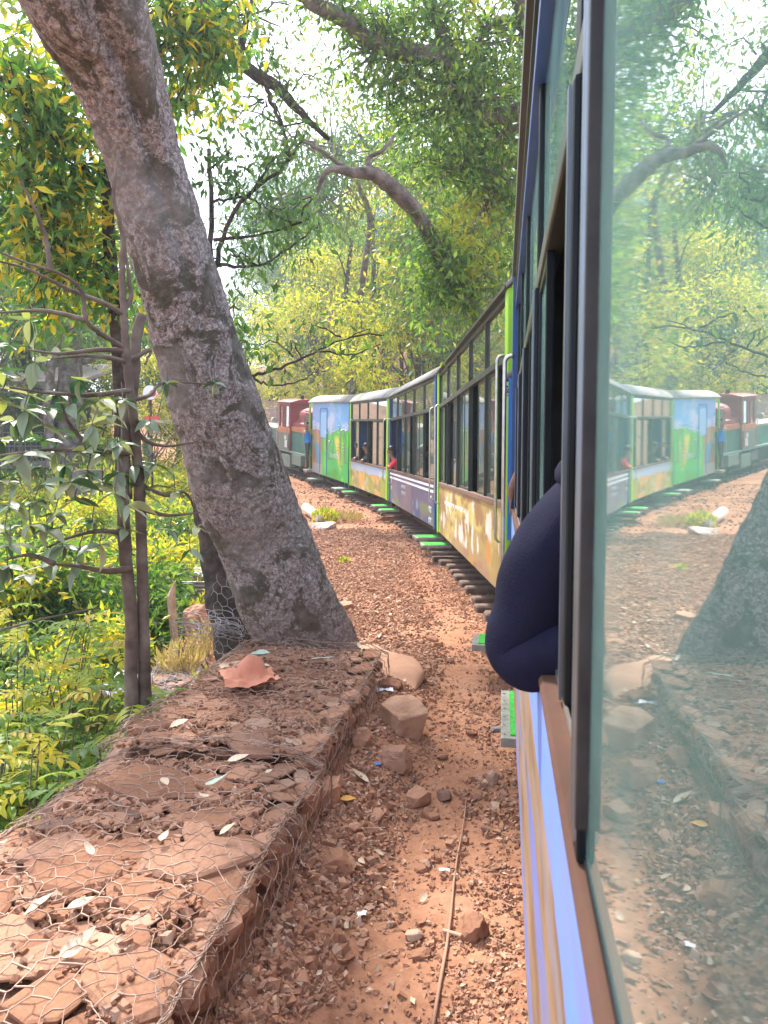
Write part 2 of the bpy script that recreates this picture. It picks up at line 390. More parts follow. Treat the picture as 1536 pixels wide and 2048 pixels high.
for k in range(4):
    bm = bmesh.new(); bmesh.ops.create_cube(bm, size=1)
    for v in bm.verts: v.co = Vector((v.co.x * 1.78, v.co.y * 0.19, v.co.z * 0.13))
    bmesh.ops.subdivide_edges(bm, edges=[e for e in bm.edges if abs((e.verts[0].co - e.verts[1].co).x) > 1], cuts=3)
    bmesh.ops.bevel(bm, geom=[e for e in bm.edges], offset=0.018, segments=1, affect='EDGES')
    for v in bm.verts:
        q = mnoise.noise_vector(v.co * 6 + Vector((k * 9, 0, 0))); v.co += Vector((q.x * .02, q.y * .012, q.z * .012))
    me = bpy.data.meshes.new('sleeper'); bm.to_mesh(me); bm.free(); slm.append(me)
s = 0.4
while s < acc[-1] - 1:
    p, d = along(s)
    o = link('sleeper', random.choice(slm), M_WOODOLD, track, (p[0] + random.uniform(-.05, .05), p[1], float(grade(p[1])) + 0.015 + random.uniform(-.008, .012)), (0, random.uniform(-.01, .01), math.atan2(d[1], d[0]) - math.pi / 2 + random.uniform(-.04, .04)), (.84 if p[1] < 5.3 else 1, 1, 1))
    s += random.uniform(0.44, 0.54)

own_name = 'own'
# ------------------------------------------------------------ painted panels
def paint_panel(name, L, z0, z1, fn, parent, nx=200, nz=70, y=0.0, thick=0.022, mat=None, x0=0.0):
    xs_ = np.linspace(0, L, nx); zs_ = np.linspace(z0, z1, nz)
    XX, ZZ = np.meshgrid(xs_, zs_)
    col = fn(XX.ravel() / L, (ZZ.ravel() - z0) / (z1 - z0))
    dent = 0.006 * (fbm(XX.ravel() * 2.2, ZZ.ravel() * 2.2 + 5) - .5)
    V = np.stack([XX.ravel() + x0, y + dent, ZZ.ravel()], -1)
    id_ = np.arange(nx * nz).reshape(nz, nx)
    Ff = np.stack([id_[:-1, :-1], id_[1:, :-1], id_[1:, 1:], id_[:-1, 1:]], -1).reshape(-1, 4)
    # folded rim and back give the sheet its thickness
    ring = np.concatenate([id_[0, :], id_[1:, -1], id_[-1, -2::-1], id_[-2:0:-1, 0]])
    Vb = V[ring].copy(); Vb[:, 1] = y - thick; nb = len(V)
    V2 = np.vstack([V, Vb]); r = len(ring)
    Fr = np.array([[ring[i], ring[(i + 1) % r], nb + (i + 1) % r, nb + i] for i in range(r)])
    me = np_mesh(name, V2, np.vstack([Ff, Fr]), False)
    ca = me.color_attributes.new('paint', 'FLOAT_COLOR', 'POINT')
    if parent.name != own_name: col = np.clip(col, 0, 1) ** 1.22 * .92
    cc = np.ones((len(V2), 4), np.float32); cc[:nb, :3] = col; cc[nb:, :3] = col[ring]
    ca.data.foreach_set('color', cc.ravel())
    return link(name, me, mat or M_PAINT, parent)
def lerp(a, b, t): t = np.clip(t, 0, 1)[:, None]; return a * (1 - t) + np.array(b)[None] * t
def base_(u, c): return np.tile(np.array(c, float), (len(u), 1))
def fn_tan(u, v):
    c = base_(u, srgb(178, 158, 105)); n = fbm(u * 7, v * 2.5, 1); n2 = fbm(u * 30, v * 3, 2); n3 = fbm(u * 11 + 3, v * 4, 4)
    c = lerp(c, srgb(205, 190, 120), (n - .45) * 5); c = lerp(c, srgb(160, 128, 92), (n3 - .52) * 7)
    c = lerp(c, srgb(176, 146, 128), (v < .25) * (n2 > .42) * .6 * (u < .7))
    c = lerp(c, srgb(225, 215, 205), ((n2 - .56) * 14) * sstep(.12, .3, v) * (1 - sstep(.8, 1, v)) * (u > .05))
    c = lerp(c, srgb(205, 150, 90), (vnoise(u * 14, v * 3, 9) - .68) * 8 * (u < .35) * (v < .6))
    c = lerp(c, srgb(235, 230, 225), ((np.abs(v - (.78 - .1 * u)) < .035) & (vnoise(u * 46, v * 6, 3) > .36) & (u > .45) & (u < .85)) * .9)
    c = lerp(c, srgb(150, 175, 205), ((u < .03)) * .8 * (v < .4))
    return c
def fn_blue(u, v):
    c = base_(u, srgb(108, 106, 140)); n = fbm(u * 6, v * 1.6, 11); n2 = fbm(u * 26, v * 2.2, 12)
    c = lerp(c, srgb(142, 128, 140), (n - .46) * 6 * (u > .2)); c = lerp(c, srgb(45, 100, 155), (n2 - .5) * 5 * (v < .45) * (1 - sstep(.25, .45, u)))
    c = lerp(c, srgb(150, 170, 190), (vnoise(u * 60, v * 3, 13) - .72) * 6 * (v < .5)); c = lerp(c, srgb(130, 140, 110), (vnoise(u * 9, v * 2, 17) - .62) * 5 * (v < .45))
    return c
def fn_sky(u, v):
    c = base_(u, srgb(178, 198, 224)); top = .62 + .14 * fbm(u * 9, v * 0 + 2, 21)
    cls = vnoise(u * 7.5 + .3, v * 1.0, 22)
    land = lerp(base_(u, srgb(222, 176, 105)), srgb(180, 178, 84), (cls - .42) * 8)
    land = lerp(land, srgb(232, 190, 90), (vnoise(u * 16, v * 2, 23) - .55) * 5); land = lerp(land, srgb(150, 160, 110), (fbm(u * 22, v * 4, 24) - .55) * 7)
    m = (v < top)[:, None]; c = np.where(m, land, c)
    return lerp(c, srgb(205, 205, 200), (fbm(u * 20, v * 6, 25) - .6) * 5)
def fn_van(u, v):
    """u = 0 at the near end; sky over green downs, an ochre cliff and a blue waterfall at the far end"""
    c = lerp(base_(u, srgb(120, 190, 240)), srgb(150, 180, 235), (u - .3) * 1.5)
    c = lerp(c, srgb(200, 215, 240), (fbm(u * 5, v * 6, 31) - .55) * 5)
    hill = .56 + .10 * np.sin(u * 5.2 + .9) + .10 * (fbm(u * 9, u * 0, 32) - .5) + .13 * np.exp(-((u - .5) / .05) ** 2)
    g = lerp(base_(u, srgb(40, 205, 105)), srgb(20, 185, 60), (fbm(u * 7, v * 5, 33) - .45) * 5); g = lerp(g, srgb(120, 220, 70), (fbm(u * 18, v * 5, 34) - .55) * 6)
    yel = np.exp(-(((u - .24 - .25 * (v - .45)) / .05) ** 2)) * sstep(.12, .3, v) * (1 - sstep(.5, .6, v))
    g = lerp(g, srgb(235, 222, 70), yel * 1.3)
    och = lerp(base_(u, srgb(205, 150, 100)), srgb(150, 150, 110), (fbm(u * 16, v * 3, 35) - .45) * 5)
    wf = np.exp(-(((u - .76 + .05 * np.sin(v * 9)) / .055) ** 2)) * (v < .42)
    och = lerp(och, srgb(70, 165, 205), wf * 1.4); och = lerp(och, srgb(190, 190, 185), (v < .14) * .8)
    land = np.where((u > .62 + .06 * (fbm(v * 6, v * 0, 36) - .5))[:, None], och, g)
    hill = np.where(u > .6, .60 + .03 * fbm(u * 20, u * 0, 37), hill)
    c = np.where((v < hill)[:, None], land, c)
    c = lerp(c, srgb(70, 140, 80), ((u > .86) & (v > .45) & (v < .8) & (fbm(u * 26, v * 14, 38) > .5)) * .7)
    return c
def fn_own(u, v):
    """streaky mural of our own coach: pale violet blue sky over tan"""
    n = fbm(u * 7, v * 3, 41); n2 = vnoise(u * 40, v * 20, 42)
    c = lerp(base_(u, srgb(110, 145, 218)), srgb(92, 148, 228), (n - .4) * 4)
    c = lerp(c, srgb(118, 126, 200), (fbm(u * 11, v * 8, 43) - .55) * 5)
    b_ = .78 + .16 * (fbm(u * 5 + 2, v * 2, 44) - .5)
    t = lerp(base_(u, srgb(148, 120, 88)), srgb(150, 132, 118), (vnoise(u * 12, v * 9, 45) - .5) * 2.5)
    t = lerp(t, srgb(130, 125, 130), (vnoise(u * 6, v * 22, 46) - .6) * 5)
    t = lerp(t, srgb(120, 95, 70), (fbm(u * 30, v * 14, 52) - .5) * 4)
    t = lerp(t, srgb(96, 120, 190), (vnoise(u * 5, v * 9, 47) - .66) * 6)
    return np.where((v < b_)[:, None], t, c)

def text_mesh(body, size, thick=0.002):
    cu = bpy.data.curves.new('lettering', 'FONT'); cu.body = body; cu.size = size; cu.extrude = thick; cu.align_x = 'LEFT'
    o = bpy.data.objects.new('t', cu); C.objects.link(o); dg = bpy.context.evaluated_depsgraph_get(); dg.update()
    me = bpy.data.meshes.new_from_object(o.evaluated_get(dg)); bpy.data.objects.remove(o); bpy.data.curves.remove(cu); return me

# ------------------------------------------------------------ coaches
ZB, ZS, ZT, ZU, ZE, CW = 0.47, 1.20, 2.43, 2.90, 2.98, 1.62
def rail_tube(x, z0, z1, off=0.075, r=0.013, flip=1):
    """U-shaped grab rail standing off the side at length x"""
    pts = []; k = 5
    for i in range(k + 1):
        t = i / k * math.pi / 2; pts.append((x, off - .05 + .05 * math.sin(t), z1 - .05 + .05 * math.cos(t)))
    pts = [(x, 0.0, z1)] + pts
    q = [(p[0], p[1], z0 + z1 - p[2]) for p in reversed(pts)]
    return MB().tube(pts + q, r, 8)
def wheel_mb(xc, z=0.47, r=0.28):
    mb = MB()
    for yy in (-CW / 2 + .33, -CW / 2 - .33):
        n = 20; prof = [(r + .025, .0), (r + .025, .02), (r, .03), (r, .11), (r - .05, .11), (r - .06, .07), (.08, .05), (.06, .12), (0.001, .12)]
        sg = 1 if yy > -CW / 2 else -1
        vv = [(xc + pr * math.cos(2 * math.pi * j / n), yy + sg * (py - .05), z - .0 + pr * math.sin(2 * math.pi * j / n) - .0) for (pr, py) in prof for j in range(n)]
        ff = [(i * n + j, i * n + (j + 1) % n, (i + 1) * n + (j + 1) % n, (i + 1) * n + j) for i in range(len(prof) - 1) for j in range(n)]
        mb.add(vv, ff)
    return mb
def step_obj(root, xc, w=0.42, z=0.30, out=0.30, y0=-0.16, matm=None):
    fr = MB().box(xc - w / 2, xc + w / 2, y0, out, z - .050, z - .004, .004)
    for xx in (xc - w / 2 + .04, xc + w / 2 - .04): fr.box(xx - .015, xx + .015, y0 + .01, y0 + .03, z - .02, ZB + .04)
    st = fr.build('footstep', M_STEPFRAME, root)
    MB().box(xc - w / 2 + .03, xc + w / 2 - .03, y0 + .04, out - .045, z - .004, z + .004).build('step_mat', matm or M_MAT, st)
    return st
def roof_mb(L, x0=0.0, ov=0.045, rise=0.30):
    n = 14; poly = []
    for i in range(n + 1):
        t = i / n; yy = ov - t * (CW + 2 * ov); zz = ZE + rise * (1 - abs(2 * t - 1) ** 3.6)
        poly.append((yy, zz))
    inner = [(y * .985 - .01, z - .03) for (y, z) in reversed(poly)]
    return MB().prism(poly + inner, x0 - .04, x0 + L + .04, 'x')
def coach(label, P, head, L, zg, pitch, fn, corner, bays, doors=(True, True), name='coach', side_mat=None, endmat=None, lowpat=None, rails=None, steps=(0.35, 0.35)):
    root = thing(name, label, 'railway coach', (P[0], P[1], zg), (0, 0, 0), 'coaches of the toy train')
    root.rotation_euler = (0, -pitch, math.pi / 2 - head)
    cw = 0.13; z1 = ZE
    paint_panel('side_panel', L - 2 * cw, ZB, ZS, fn, root, x0=cw, nx=260, nz=80)
    em = endmat or M_BLUE
    for (a, b) in ((0, cw), (L - cw, L)):
        MB().box(a, b, -.05, .022, ZB - .02, ZE, .010).build('corner_post', corner, root)
    # sill and transom
    MB().box(cw, L - cw, -.05, .018, ZS, ZS + .05, .005).build('sill', M_DARKTRIM, root)
    MB().box(cw, L - cw, -.05, .008, ZT - .03, ZT + .03, .004).build('transom', M_DARKFRAME, root)
    MB().box(cw, L - cw, -.05, .004, ZU, ZE).build('header_panel', M_DARKFRAME, root)
    MB().box(0, L, -.01, .05, ZE - .03, ZE - .002, .004).build('gutter', M_DARKFRAME, root)
    n = bays; bw = (L - 2 * cw) / n; pw = .017
    for i in range(n + 1):
        xc = cw + i * bw; xa = max(cw, xc - pw); xb = min(L - cw, xc + pw)
        MB().box(xa, xb, -.045, .004, ZS + .05, ZT - .03, .003).build('window_post', M_DARKFRAME, root)
        MB().box(xa, xb, -.045, .004, ZT + .03, ZU, .003).build('window_post', M_DARKFRAME, root)
    pat = lowpat or [random.choice('LRF') for _ in range(n)]
    for i in range(n):
        a, b = cw + i * bw + pw, cw + (i + 1) * bw - pw
        MB().box(a, b, -.026, -.020, ZT + .03, ZU).build('upper_pane', M_PANE, root)
        k = pat[i]; mid = (a + b) / 2
        spans = {'L': [(a, mid + .03)], 'R': [(mid - .03, b)], 'F': [(a, mid + .01), (mid - .01, b)], 'O': []}[k]
        for q, (sa, sb) in enumerate(spans):
            yy = -.030 - .010 * q; fw = .020
            fr = MB()
            fr.box(sa, sa + fw, yy - .008, yy + .008, ZS + .05, ZT - .03); fr.box(sb - fw, sb, yy - .008, yy + .008, ZS + .05, ZT - .03)
            fr.box(sa + fw, sb - fw, yy - .008, yy + .008, ZS + .05, ZS + .08); fr.box(sa + fw, sb - fw, yy - .008, yy + .008, ZT - .06, ZT - .03)
            f = fr.build('sliding_sash', M_DARKFRAME, root)
            MB().box(sa + fw, sb - fw, yy - .003, yy + .002, ZS + .08, ZT - .06).build('window_pane', M_PANE, f)
    roof_mb(L).build('roof', M_ROOF, root, True)
    for xe, s_ in ((0, -1), (L, 1)):
        a, b = (xe, xe + .03) if s_ < 0 else (xe - .03, xe)
        mb = MB()
        for (y0, y1) in ((-.052, -.50), (-CW + .02, -1.12)): mb.box(a, b, min(y0, y1), max(y0, y1), ZB, ZE)
        mb.box(a, b, -1.12, -.50, ZB, ZS + .1); mb.box(a, b, -1.12, -.50, ZU - .1, ZE)
        mb.prism([(-.02, ZE - .002), (-.3, ZE + .16), (-.8, ZE + .20), (-1.3, ZE + .16), (-CW + .02, ZE - .002)], a, b, 'x')
        mb.build('end_wall', em, root)
        MB().box(a + .012, b - .012, -1.12, -.50, ZS + .1, ZU - .1).build('end_window_pane', M_PANE, root)
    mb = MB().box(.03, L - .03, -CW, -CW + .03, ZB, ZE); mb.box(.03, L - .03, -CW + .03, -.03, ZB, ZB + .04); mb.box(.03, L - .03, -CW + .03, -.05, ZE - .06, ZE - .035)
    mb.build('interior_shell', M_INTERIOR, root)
    for i in range(n):
        xc = cw + (i + .5) * bw
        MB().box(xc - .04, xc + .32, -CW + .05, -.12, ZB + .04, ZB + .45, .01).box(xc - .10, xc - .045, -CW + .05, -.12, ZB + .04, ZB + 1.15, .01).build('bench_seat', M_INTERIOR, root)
    for xc in (rails or (.22, L - .22)):
        rail_tube(xc, ZS - .28, ZT + .02).build('grab_rail', M_STEEL, root, True)
    for xc in ((steps[0], L - steps[1]) if steps[0] else (L - steps[1],)): step_obj(root, xc)
    ub = MB().box(.1, L - .1, -CW + .2, -.16, ZB - .12, ZB - .002)
    for xc in (L * .2, L * .8): ub.box(xc - .55, xc + .55, -CW + .42, -.42, .22, .36); ub.box(xc - .06, xc + .06, -.42, -.36, .20, .42)
    ub.box(-.28, 0.1, -CW / 2 - .08, -CW / 2 + .08, .34, .46); ub.box(L - .1, L + .28, -CW / 2 - .08, -CW / 2 + .08, .34, .46)
    ub.tube([(.3, -.2, .40), (L * .4, -.2, .37), (L * .7, -.2, .38), (L - .3, -.2, .40)], .018, 6)
    ub.build('underframe', M_UNDER, root)
    for xc in (L * .2 - .38, L * .2 + .38, L * .8 - .38, L * .8 + .38): wheel_mb(xc).build('wheelset', M_UNDER, root, True)
    return root
def heading(a, b): d = np.array(b) - np.array(a); return math.atan2(d[0], d[1]), float(np.linalg.norm(d))
GAP = 0.36
def place(a, b):
    h, l = heading(a, b); L = l - GAP; P = np.array(a) + fwd(h) * (GAP * .2)
    z0, z1 = float(grade(P[1])), float(grade(P[1] + L * math.cos(h))); return P, h, L, z0, math.atan2(z1 - z0, L)
P, h, L, z, pt = place(P1, P2)
coach2 = coach('lime cornered coach with tan painted lower side, the nearest one ahead', P, h, L, z, pt, fn_tan, M_LIME, 5, lowpat=['R', 'L', 'F', 'L', 'R'], rails=(.17, L - .20), steps=(None, .35))
for a_, b_ in ((ZS + .05, 2.9),):
    MB().box(.02, .09, .012, .020, a_, b_).build('yellow_strip', M_YELLOWGREEN, coach2)
def put_text(parent, body, size, x, z, y=0.004, mat=None):
    me = text_mesh(body, size); o = link('lettering', me, mat or M_WHITE, parent)
    o.matrix_local = Matrix(((-1, 0, 0, x), (0, 0, 1, y), (0, 1, 0, z), (0, 0, 0, 1))); return o
P, h, L, z, pt = place(P2, P3)
coach3 = coach('slate blue coach with two pale stripes and a child at its window', P, h, L, z, pt, fn_blue, M_BLUE, 5, lowpat=['L', 'F', 'R', 'L', 'O'], rails=(.2, L - .2))
for zz in (ZS - .05, ZS - .14): MB().box(.1, L - .1, .0045, .009, zz - .022, zz + .022).build('pale_stripe', M_WHITE, coach3)
# small white stencilled characters beside the rails: built as strokes
def glyph_block(parent, x, z, cols, rows, s=.05):
    mb = MB()
    for r in range(rows):
        for c_ in range(cols):
            xx = x - c_ * s * 1.5; zz = z - r * s * 1.9
            mb.box(xx - s, xx, .0045, .0075, zz + s * .8, zz + s); mb.box(xx - s * .7, xx - s * .5, .0045, .0075, zz, zz + s * .8)
            if random.random() < .7: mb.box(xx - s * .3, xx - s * .1, .0045, .0075, zz + random.choice((0, .3)) * s, zz + s * .8)
            if random.random() < .7: mb.box(xx - s * .5, xx - s * .1, .0045, .0075, zz + s * .3, zz + s * .45)
    return mb.build('stencilled_characters', M_WHITE, parent)
glyph_block(coach3, L * .66, ZS - .29, 6, 2, .07); glyph_block(coach3, .62, ZS - .32, 2, 3, .10); glyph_block(coach3, L - .25, ZS - .26, 2, 2, .09)
P, h, L, z, pt = place(P3, P4)
coach4 = coach('lime green coach with ochre rock mural under a pale blue band', P, h, L, z, pt, fn_sky, M_LIME, 4, lowpat=['R', 'L', 'O', 'L'], rails=(.2, L - .25))
# mural luggage van
P, h, L, z, pt = place(P4, P5)
van = thing('luggage_van', 'luggage van painted with green hills, yellow path and blue sky, behind the engine', 'railway van', (P[0], P[1], z))
van.rotation_euler = (0, -pt, math.pi / 2 - h)
dx = (L * .50, L * .68)
paint_panel('side_panel', L - .5, ZB, ZE, lambda u, v: fn_van(u * (L - .5) / L, v), van, nx=260, nz=180)
MB().box(L - .06, L, -.05, .01, ZB, ZE, .006).build('corner_post', M_LIME, van)
MB().box(L - .5, L - .06, -.05, .0, ZE - .18, ZE).build('header_panel', M_LIME, van)
roof_mb(L, rise=.26).build('roof', M_ROOF, van, True)
dr = MB(); 
for xx in dx: dr.box(xx - .02, xx + .02, .002, .016, ZB + .05, ZE - .22, .003)
dr.box(dx[0], dx[1], .002, .016, ZE - .24, ZE - .20, .003); dr.build('door_frame', M_BRIGHTBLUE, van)
MB().box(dx[0] + .06, dx[1] - .06, .002, .008, ZE - 1.2, ZE - .35).build('door_window', mat_paint('pale_blue_door', (0.28, 0.5, 0.78), .1), van)
for xc in (L * .10, L * .22, L * .36, L * .82):
    for zz in np.arange(1.35, 2.30, .11):
        if abs(zz - 1.85) < .06: continue
        MB().prism([(0.001, zz), (.020, zz - .012), (.020, zz - .022), (.001, zz - .032)], xc - .07, xc + .07, 'x').build('louvre', M_STEPFRAME, van)
for xc, a, b in ((.1, 1.1, 2.1), (L * .46, 1.35, 1.95), (L * .40, 1.1, 1.7), (L * .12, .95, 2.1)): rail_tube(xc, a, b, .08, .014).build('grab_rail', M_STEEL, van, True)
me = text_mesh('EL NERON BE', .20)
o = link('lettering', me, M_WHITE, van); o.matrix_local = Matrix(((-1, 0, 0, L * .40), (0, 0, 1, .006), (0, 1, 0, 1.16), (0, 0, 0, 1)))
mb = MB().box(0, .03, -CW, -.02, ZB, ZE); mb.box(0, L, -CW, -CW + .03, ZB, ZE); mb.box(0.03, L, -CW + .03, -.03, ZB, ZB + .04); mb.box(L - .55, L - .52, -CW + .03, -.03, ZB + .04, ZE)
mb.prism([(-.02, ZE - .002), (-.3, ZE + .17), (-.8, ZE + .22), (-1.3, ZE + .17), (-CW + .02, ZE - .002)], 0, .03, 'x'); mb.build('end_wall', M_BLUE, van)
for xc in (.55, L - 1.2): step_obj(van, xc, .5, .28, .30, matm=M_GREYGREEN)
ub = MB().box(.1, L - .1, -CW + .2, -.16, ZB - .12, ZB - .002)
for xc in (L * .22, L * .78): ub.box(xc - .5, xc + .5, -CW + .42, -.42, .22, .36)
ub.box(-.28, .1, -CW / 2 - .08, -CW / 2 + .08, .34, .46); ub.build('underframe', M_UNDER, van)
for xc in (L * .22 - .38, L * .22 + .38, L * .78 - .38, L * .78 + .38): wheel_mb(xc).build('wheelset', M_UNDER, van, True)
VAN = (P, h, L, z)

# ------------------------------------------------------------ locomotive: low hood, cab, low hood
P, h, L, z, pt = place(P5, P6)
loco = thing('diesel_locomotive', 'small maroon and green diesel engine with orange band at the head of the train', 'locomotive', (P[0], P[1], z))
loco.rotation_euler = (0, -pt, math.pi / 2 - h); LW = 1.7; LL = 7.2
def lbox(nm, x0, x1, y0, y1, z0, z1, mt, bev=.01, par=None): return MB().box(x0, x1, y0, y1, z0, z1, bev).build(nm, mt, par or loco)
lbox('running_board', 0, LL, -LW, 0.03, .92, 1.0, M_GREYGREEN)
lbox('hood', .15, 2.1, -LW + .12, -.08, 1.0, 1.78, M_ENGGREEN); lbox('hood_band', .12, 2.12, -LW + .1, -.06, 1.78, 1.98, M_ORANGE)
hp = [(-.1, 1.98), (-.1, 2.12), (-.35, 2.28), (-LW + .35, 2.28), (-LW + .1, 2.12), (-LW + .1, 1.98)]
MB().prism(hp, .14, 2.1, 'x').build('hood_top', M_MAROON, loco)
# arched louvred box behind the cab
for k, (xa, xb) in enumerate(((.25, .8), (.85, 1.5))):
    ar = [(-.18, 2.0)] + [(-LW / 2 + (LW / 2 - .18) * math.cos(t), 2.45 + .32 * math.sin(t)) for t in np.linspace(0, math.pi, 10)] + [(-LW + .18, 2.0)]
    MB().prism(ar, xa, xb, 'x').build('radiator_cowl', M_MAROON, loco)
for zz in np.arange(2.05, 2.6, .09): MB().box(.3, .75, -.19, -.165, zz, zz + .04).build('louvre', M_GREYGREEN, loco)
cab = MB(); a, b = 2.1, 3.7
cab.box(a, b, -LW + .03, 0, 1.0, 1.9).box(a, b, -LW + .03, 0, 2.75, 2.92)
for xx in (a, 2.72, 3.02, b - .22): cab.box(xx, xx + (.16 if xx != a else .2), -.06, 0, 1.9, 2.75); cab.box(xx, xx + .16, -LW + .03, -LW + .09, 1.9, 2.75)
cab.box(a, a + .04, -LW + .09, -.06, 1.9, 2.75); cab = cab.build('cab', M_MAROON, loco)
MB().box(2.31, 2.71, -.035, -.025, 1.92, 2.74).build('cab_window_pane', M_PANE, cab)
MB().prism([(.06, 2.92), (-.3, 3.02), (-LW / 2, 3.07), (-LW + .27, 3.02), (-LW - .03, 2.92), (-LW - .03, 2.89), (.06, 2.89)], a - .15, b + .15, 'x').build('cab_roof', M_MAROON, loco)
lbox('cab_side_panel', a + .05, b - .15, -.05, .02, 1.02, 1.66, M_GREYGREEN); lbox('cab_band', a, b, -.05, .012, 1.68, 1.9, M_ORANGE)
MB().box(2.3, 2.7, .02, .026, 1.1, 1.4).box(2.5, 2.75, .02, .026, 1.42, 1.58).build('white_emblem', M_WHITE, loco)
for zz in np.arange(1.1, 1.6, .07): MB().box(2.15, 2.26, .02, .035, zz, zz + .03).build('louvre', M_DARKFRAME, loco)
lbox('front_hood', 3.7, LL - .2, -LW + .2, -.12, 1.0, 1.72, M_ENGGREEN); MB().prism([(-.08, 1.72), (-.08, 1.8), (-.3, 1.9), (-LW + .3, 1.9), (-LW + .1, 1.8), (-LW + .1, 1.72)], 3.7, LL - .15, 'x').build('hood_top', M_STEPFRAME, loco)
lbox('battery_box', .5, 1.6, -.25, .06, .52, .92, M_GREYGREEN); lbox('fuel_tank', 1.9, 3.0, -.3, .04, .35, .82, M_GREYGREEN); lbox('tool_box', 3.1, 3.9, -.3, .02, .5, .85, M_DARKFRAME)
lbox('buffer_beam', -.02, .08, -LW, .03, .3, .98, M_MAROON); lbox('buffer_beam', LL - .05, LL + .05, -LW, .03, .4, .98, M_MAROON)
lbox('underframe', .2, LL - .2, -LW + .3, -.35, .3, .92, M_UNDER)
for xc in (1.0, 1.9, 4.6, 5.5): wheel_mb(xc, .5, .33).build('wheelset', M_UNDER, loco, True)
for xc, a_, b_ in ((.18, 1.05, 1.9), (2.16, 1.05, 2.0), (3.62, 1.05, 2.0)): rail_tube(xc, a_, b_, .08, .016).build('grab_rail', M_STEEL, loco, True)
MB().tube([(2.4, -.6, 3.05), (2.4, -.6, 3.2)], .07, 10).build('exhaust_pipe', M_UNDER, loco)
lh = MB().tube([(LL - .1, -LW / 2, 2.0), (LL + .1, -LW / 2, 2.0)], .13, 12).build('headlight', M_STEEL, loco)

# ------------------------------------------------------------ our own coach (the one the picture is taken from)
own = thing('coach', 'foreground coach at the right edge with open sliding windows and streaky side', 'railway coach', (NEAR[0] + .006, NEAR[1], 0), (0, 0, math.pi / 2 - HEAD[0]), 'coaches of the toy train')
XA, XB = -1.6, 5.72; OZS = 1.232; OZB = .45; YW = -.026
own_name = own.name
paint_panel('side_panel', XB - XA, OZB, OZS, fn_own, own, x0=XA, nx=420, nz=120)
MB().prism([(-.06, OZS), (.003, OZS), (.003, OZS + .004), (-.002, OZS + .012), (-.06, OZS + .014)], XA, XB - .1, 'x').build('sill', mat_paint('own_sill_dusty_brown', (0.075, 0.042, 0.032), 0.6, 0.85, (0.15, 0.08, 0.055), spec=.08), own)
MB().box(XB - .10, XB, -.06, .006, OZB, ZE, .006).build('corner_post', M_BLUE, own)
OT = 2.14
MB().box(XA, XB - .1, -.075, -.030, OT - .028, OT + .028, .006).build('transom', M_DARKFRAME, own)
ZU = 2.80
MB().box(XA, XB - .1, -.07, -.012, ZU - .1, ZE, .006).build('header_panel', M_BLUE, own)
MB().prism([(-.01, ZE - .05), (.012, ZE - .045), (.014, ZE + .015), (-.01, ZE + .02)], XA, XB + .05, 'x').build('gutter', M_DARKFRAME, own)
MB().prism([(-.012, ZU - .06), (-.002, ZU - .05), (-.002, ZU - .02), (-.012, ZU - .01)], XA, XB, 'x').build('drip_rail', M_ALU, own)
roof_mb(XB - XA, XA, ov=.0, rise=.24).build('roof', M_ROOF, own, True)
posts = [-1.35, -.2, 1.09, 2.34, 3.55, 4.6, 5.5]
for xc in posts:
    p = MB().box(xc - .045, xc + .045, -.072, -.022, OZS + .022, OT - .028, .008)
    p.build('window_post', M_ALU, own); MB().box(xc - .012, xc + .012, -.0225, -.018, OZS + .022, OT - .028).build('post_highlight', M_HIGHLIGHT, own); MB().box(xc - .03, xc + .03, -.07, -.03, OT + .028, ZU - .1, .006).build('window_post', M_ALU, own)  # slim pale strip added down each post as its highlight
def sash(xa, xb, y, gm, fwid=(.028, .028), nm='sliding_sash', zt=None, rb=.052):
    zt = zt or OT - .028; f = MB()
    f.box(xa, xa + fwid[0], y - .010, y + .010, OZS + .014, zt, .003); f.box(xb - fwid[1], xb, y - .010, y + .010, OZS + .014, zt, .003)
    f.box(xa + fwid[0], xb - fwid[1], y - .009, y + .004, OZS + .014, OZS + rb, .002); f.box(xa + fwid[0], xb - fwid[1], y - .009, y + .009, zt - .03, zt, .002)
    o = f.build(nm, M_ALU, own)
    MB().box(xa + fwid[0], xb - fwid[1], y - .003, y + .002, OZS + rb, zt - .03).build('window_pane', gm, o); return o
s1 = sash(-.155, .690, -.012, M_NEARPANE, (.03, .046), rb=.022)
# raised lip, its blue grey put in as a highlight, and rubber seal along the leading edge of the pane
MB().box(.682, .693, -.022, .000, OZS + .03, OT - .03, .003).build('edge_highlight_trim', M_HIGHLIGHT, s1); MB().box(.648, .656, -.012, .0012, OZS + .03, OT - .03, .003).build('edge_highlight_trim', M_HIGHLIGHT, s1); MB().box(.632, .641, -.012, .0005, OZS + .05, OT - .05, .002).build('rubber_seal', M_RUBBER, s1)
sash(1.90, 2.295, -.045, M_NEARPANE); sash(2.385, 3.0, -.040, M_NEARPANE); sash(4.0, 4.55, -.052, M_NEARPANE); sash(4.65, 5.2, -.04, M_NEARPANE); sash(-1.3, -.3, -.04, M_NEARPANE)
for i in range(len(posts) - 1):
    a, b = posts[i] + .03, posts[i + 1] - .03
    MB().box(a, b, -.052, -.046, OT + .028, ZU - .1).build('upper_pane', M_NEARPANE, own)
for y in (-.026, -.040, -.056): MB().box(XA, XB - .1, y - .002, y + .002, OZS + .014, OZS + .024).build('window_track', M_STEEL, own)
mb = MB().box(XA, XB, -CW, -CW + .03, OZB, ZE); mb.box(XA, XB, -CW + .03, -.03, OZB, OZB + .04); mb.box(XA, XB, -CW + .03, -.08, ZE - .06, ZE - .035); mb.box(XB - .04, XB - .01, -CW + .03, -.06, OZB + .04, ZE - .06); mb.box(XA, XA + .03, -CW + .03, -.06, OZB + .04, ZE - .06)
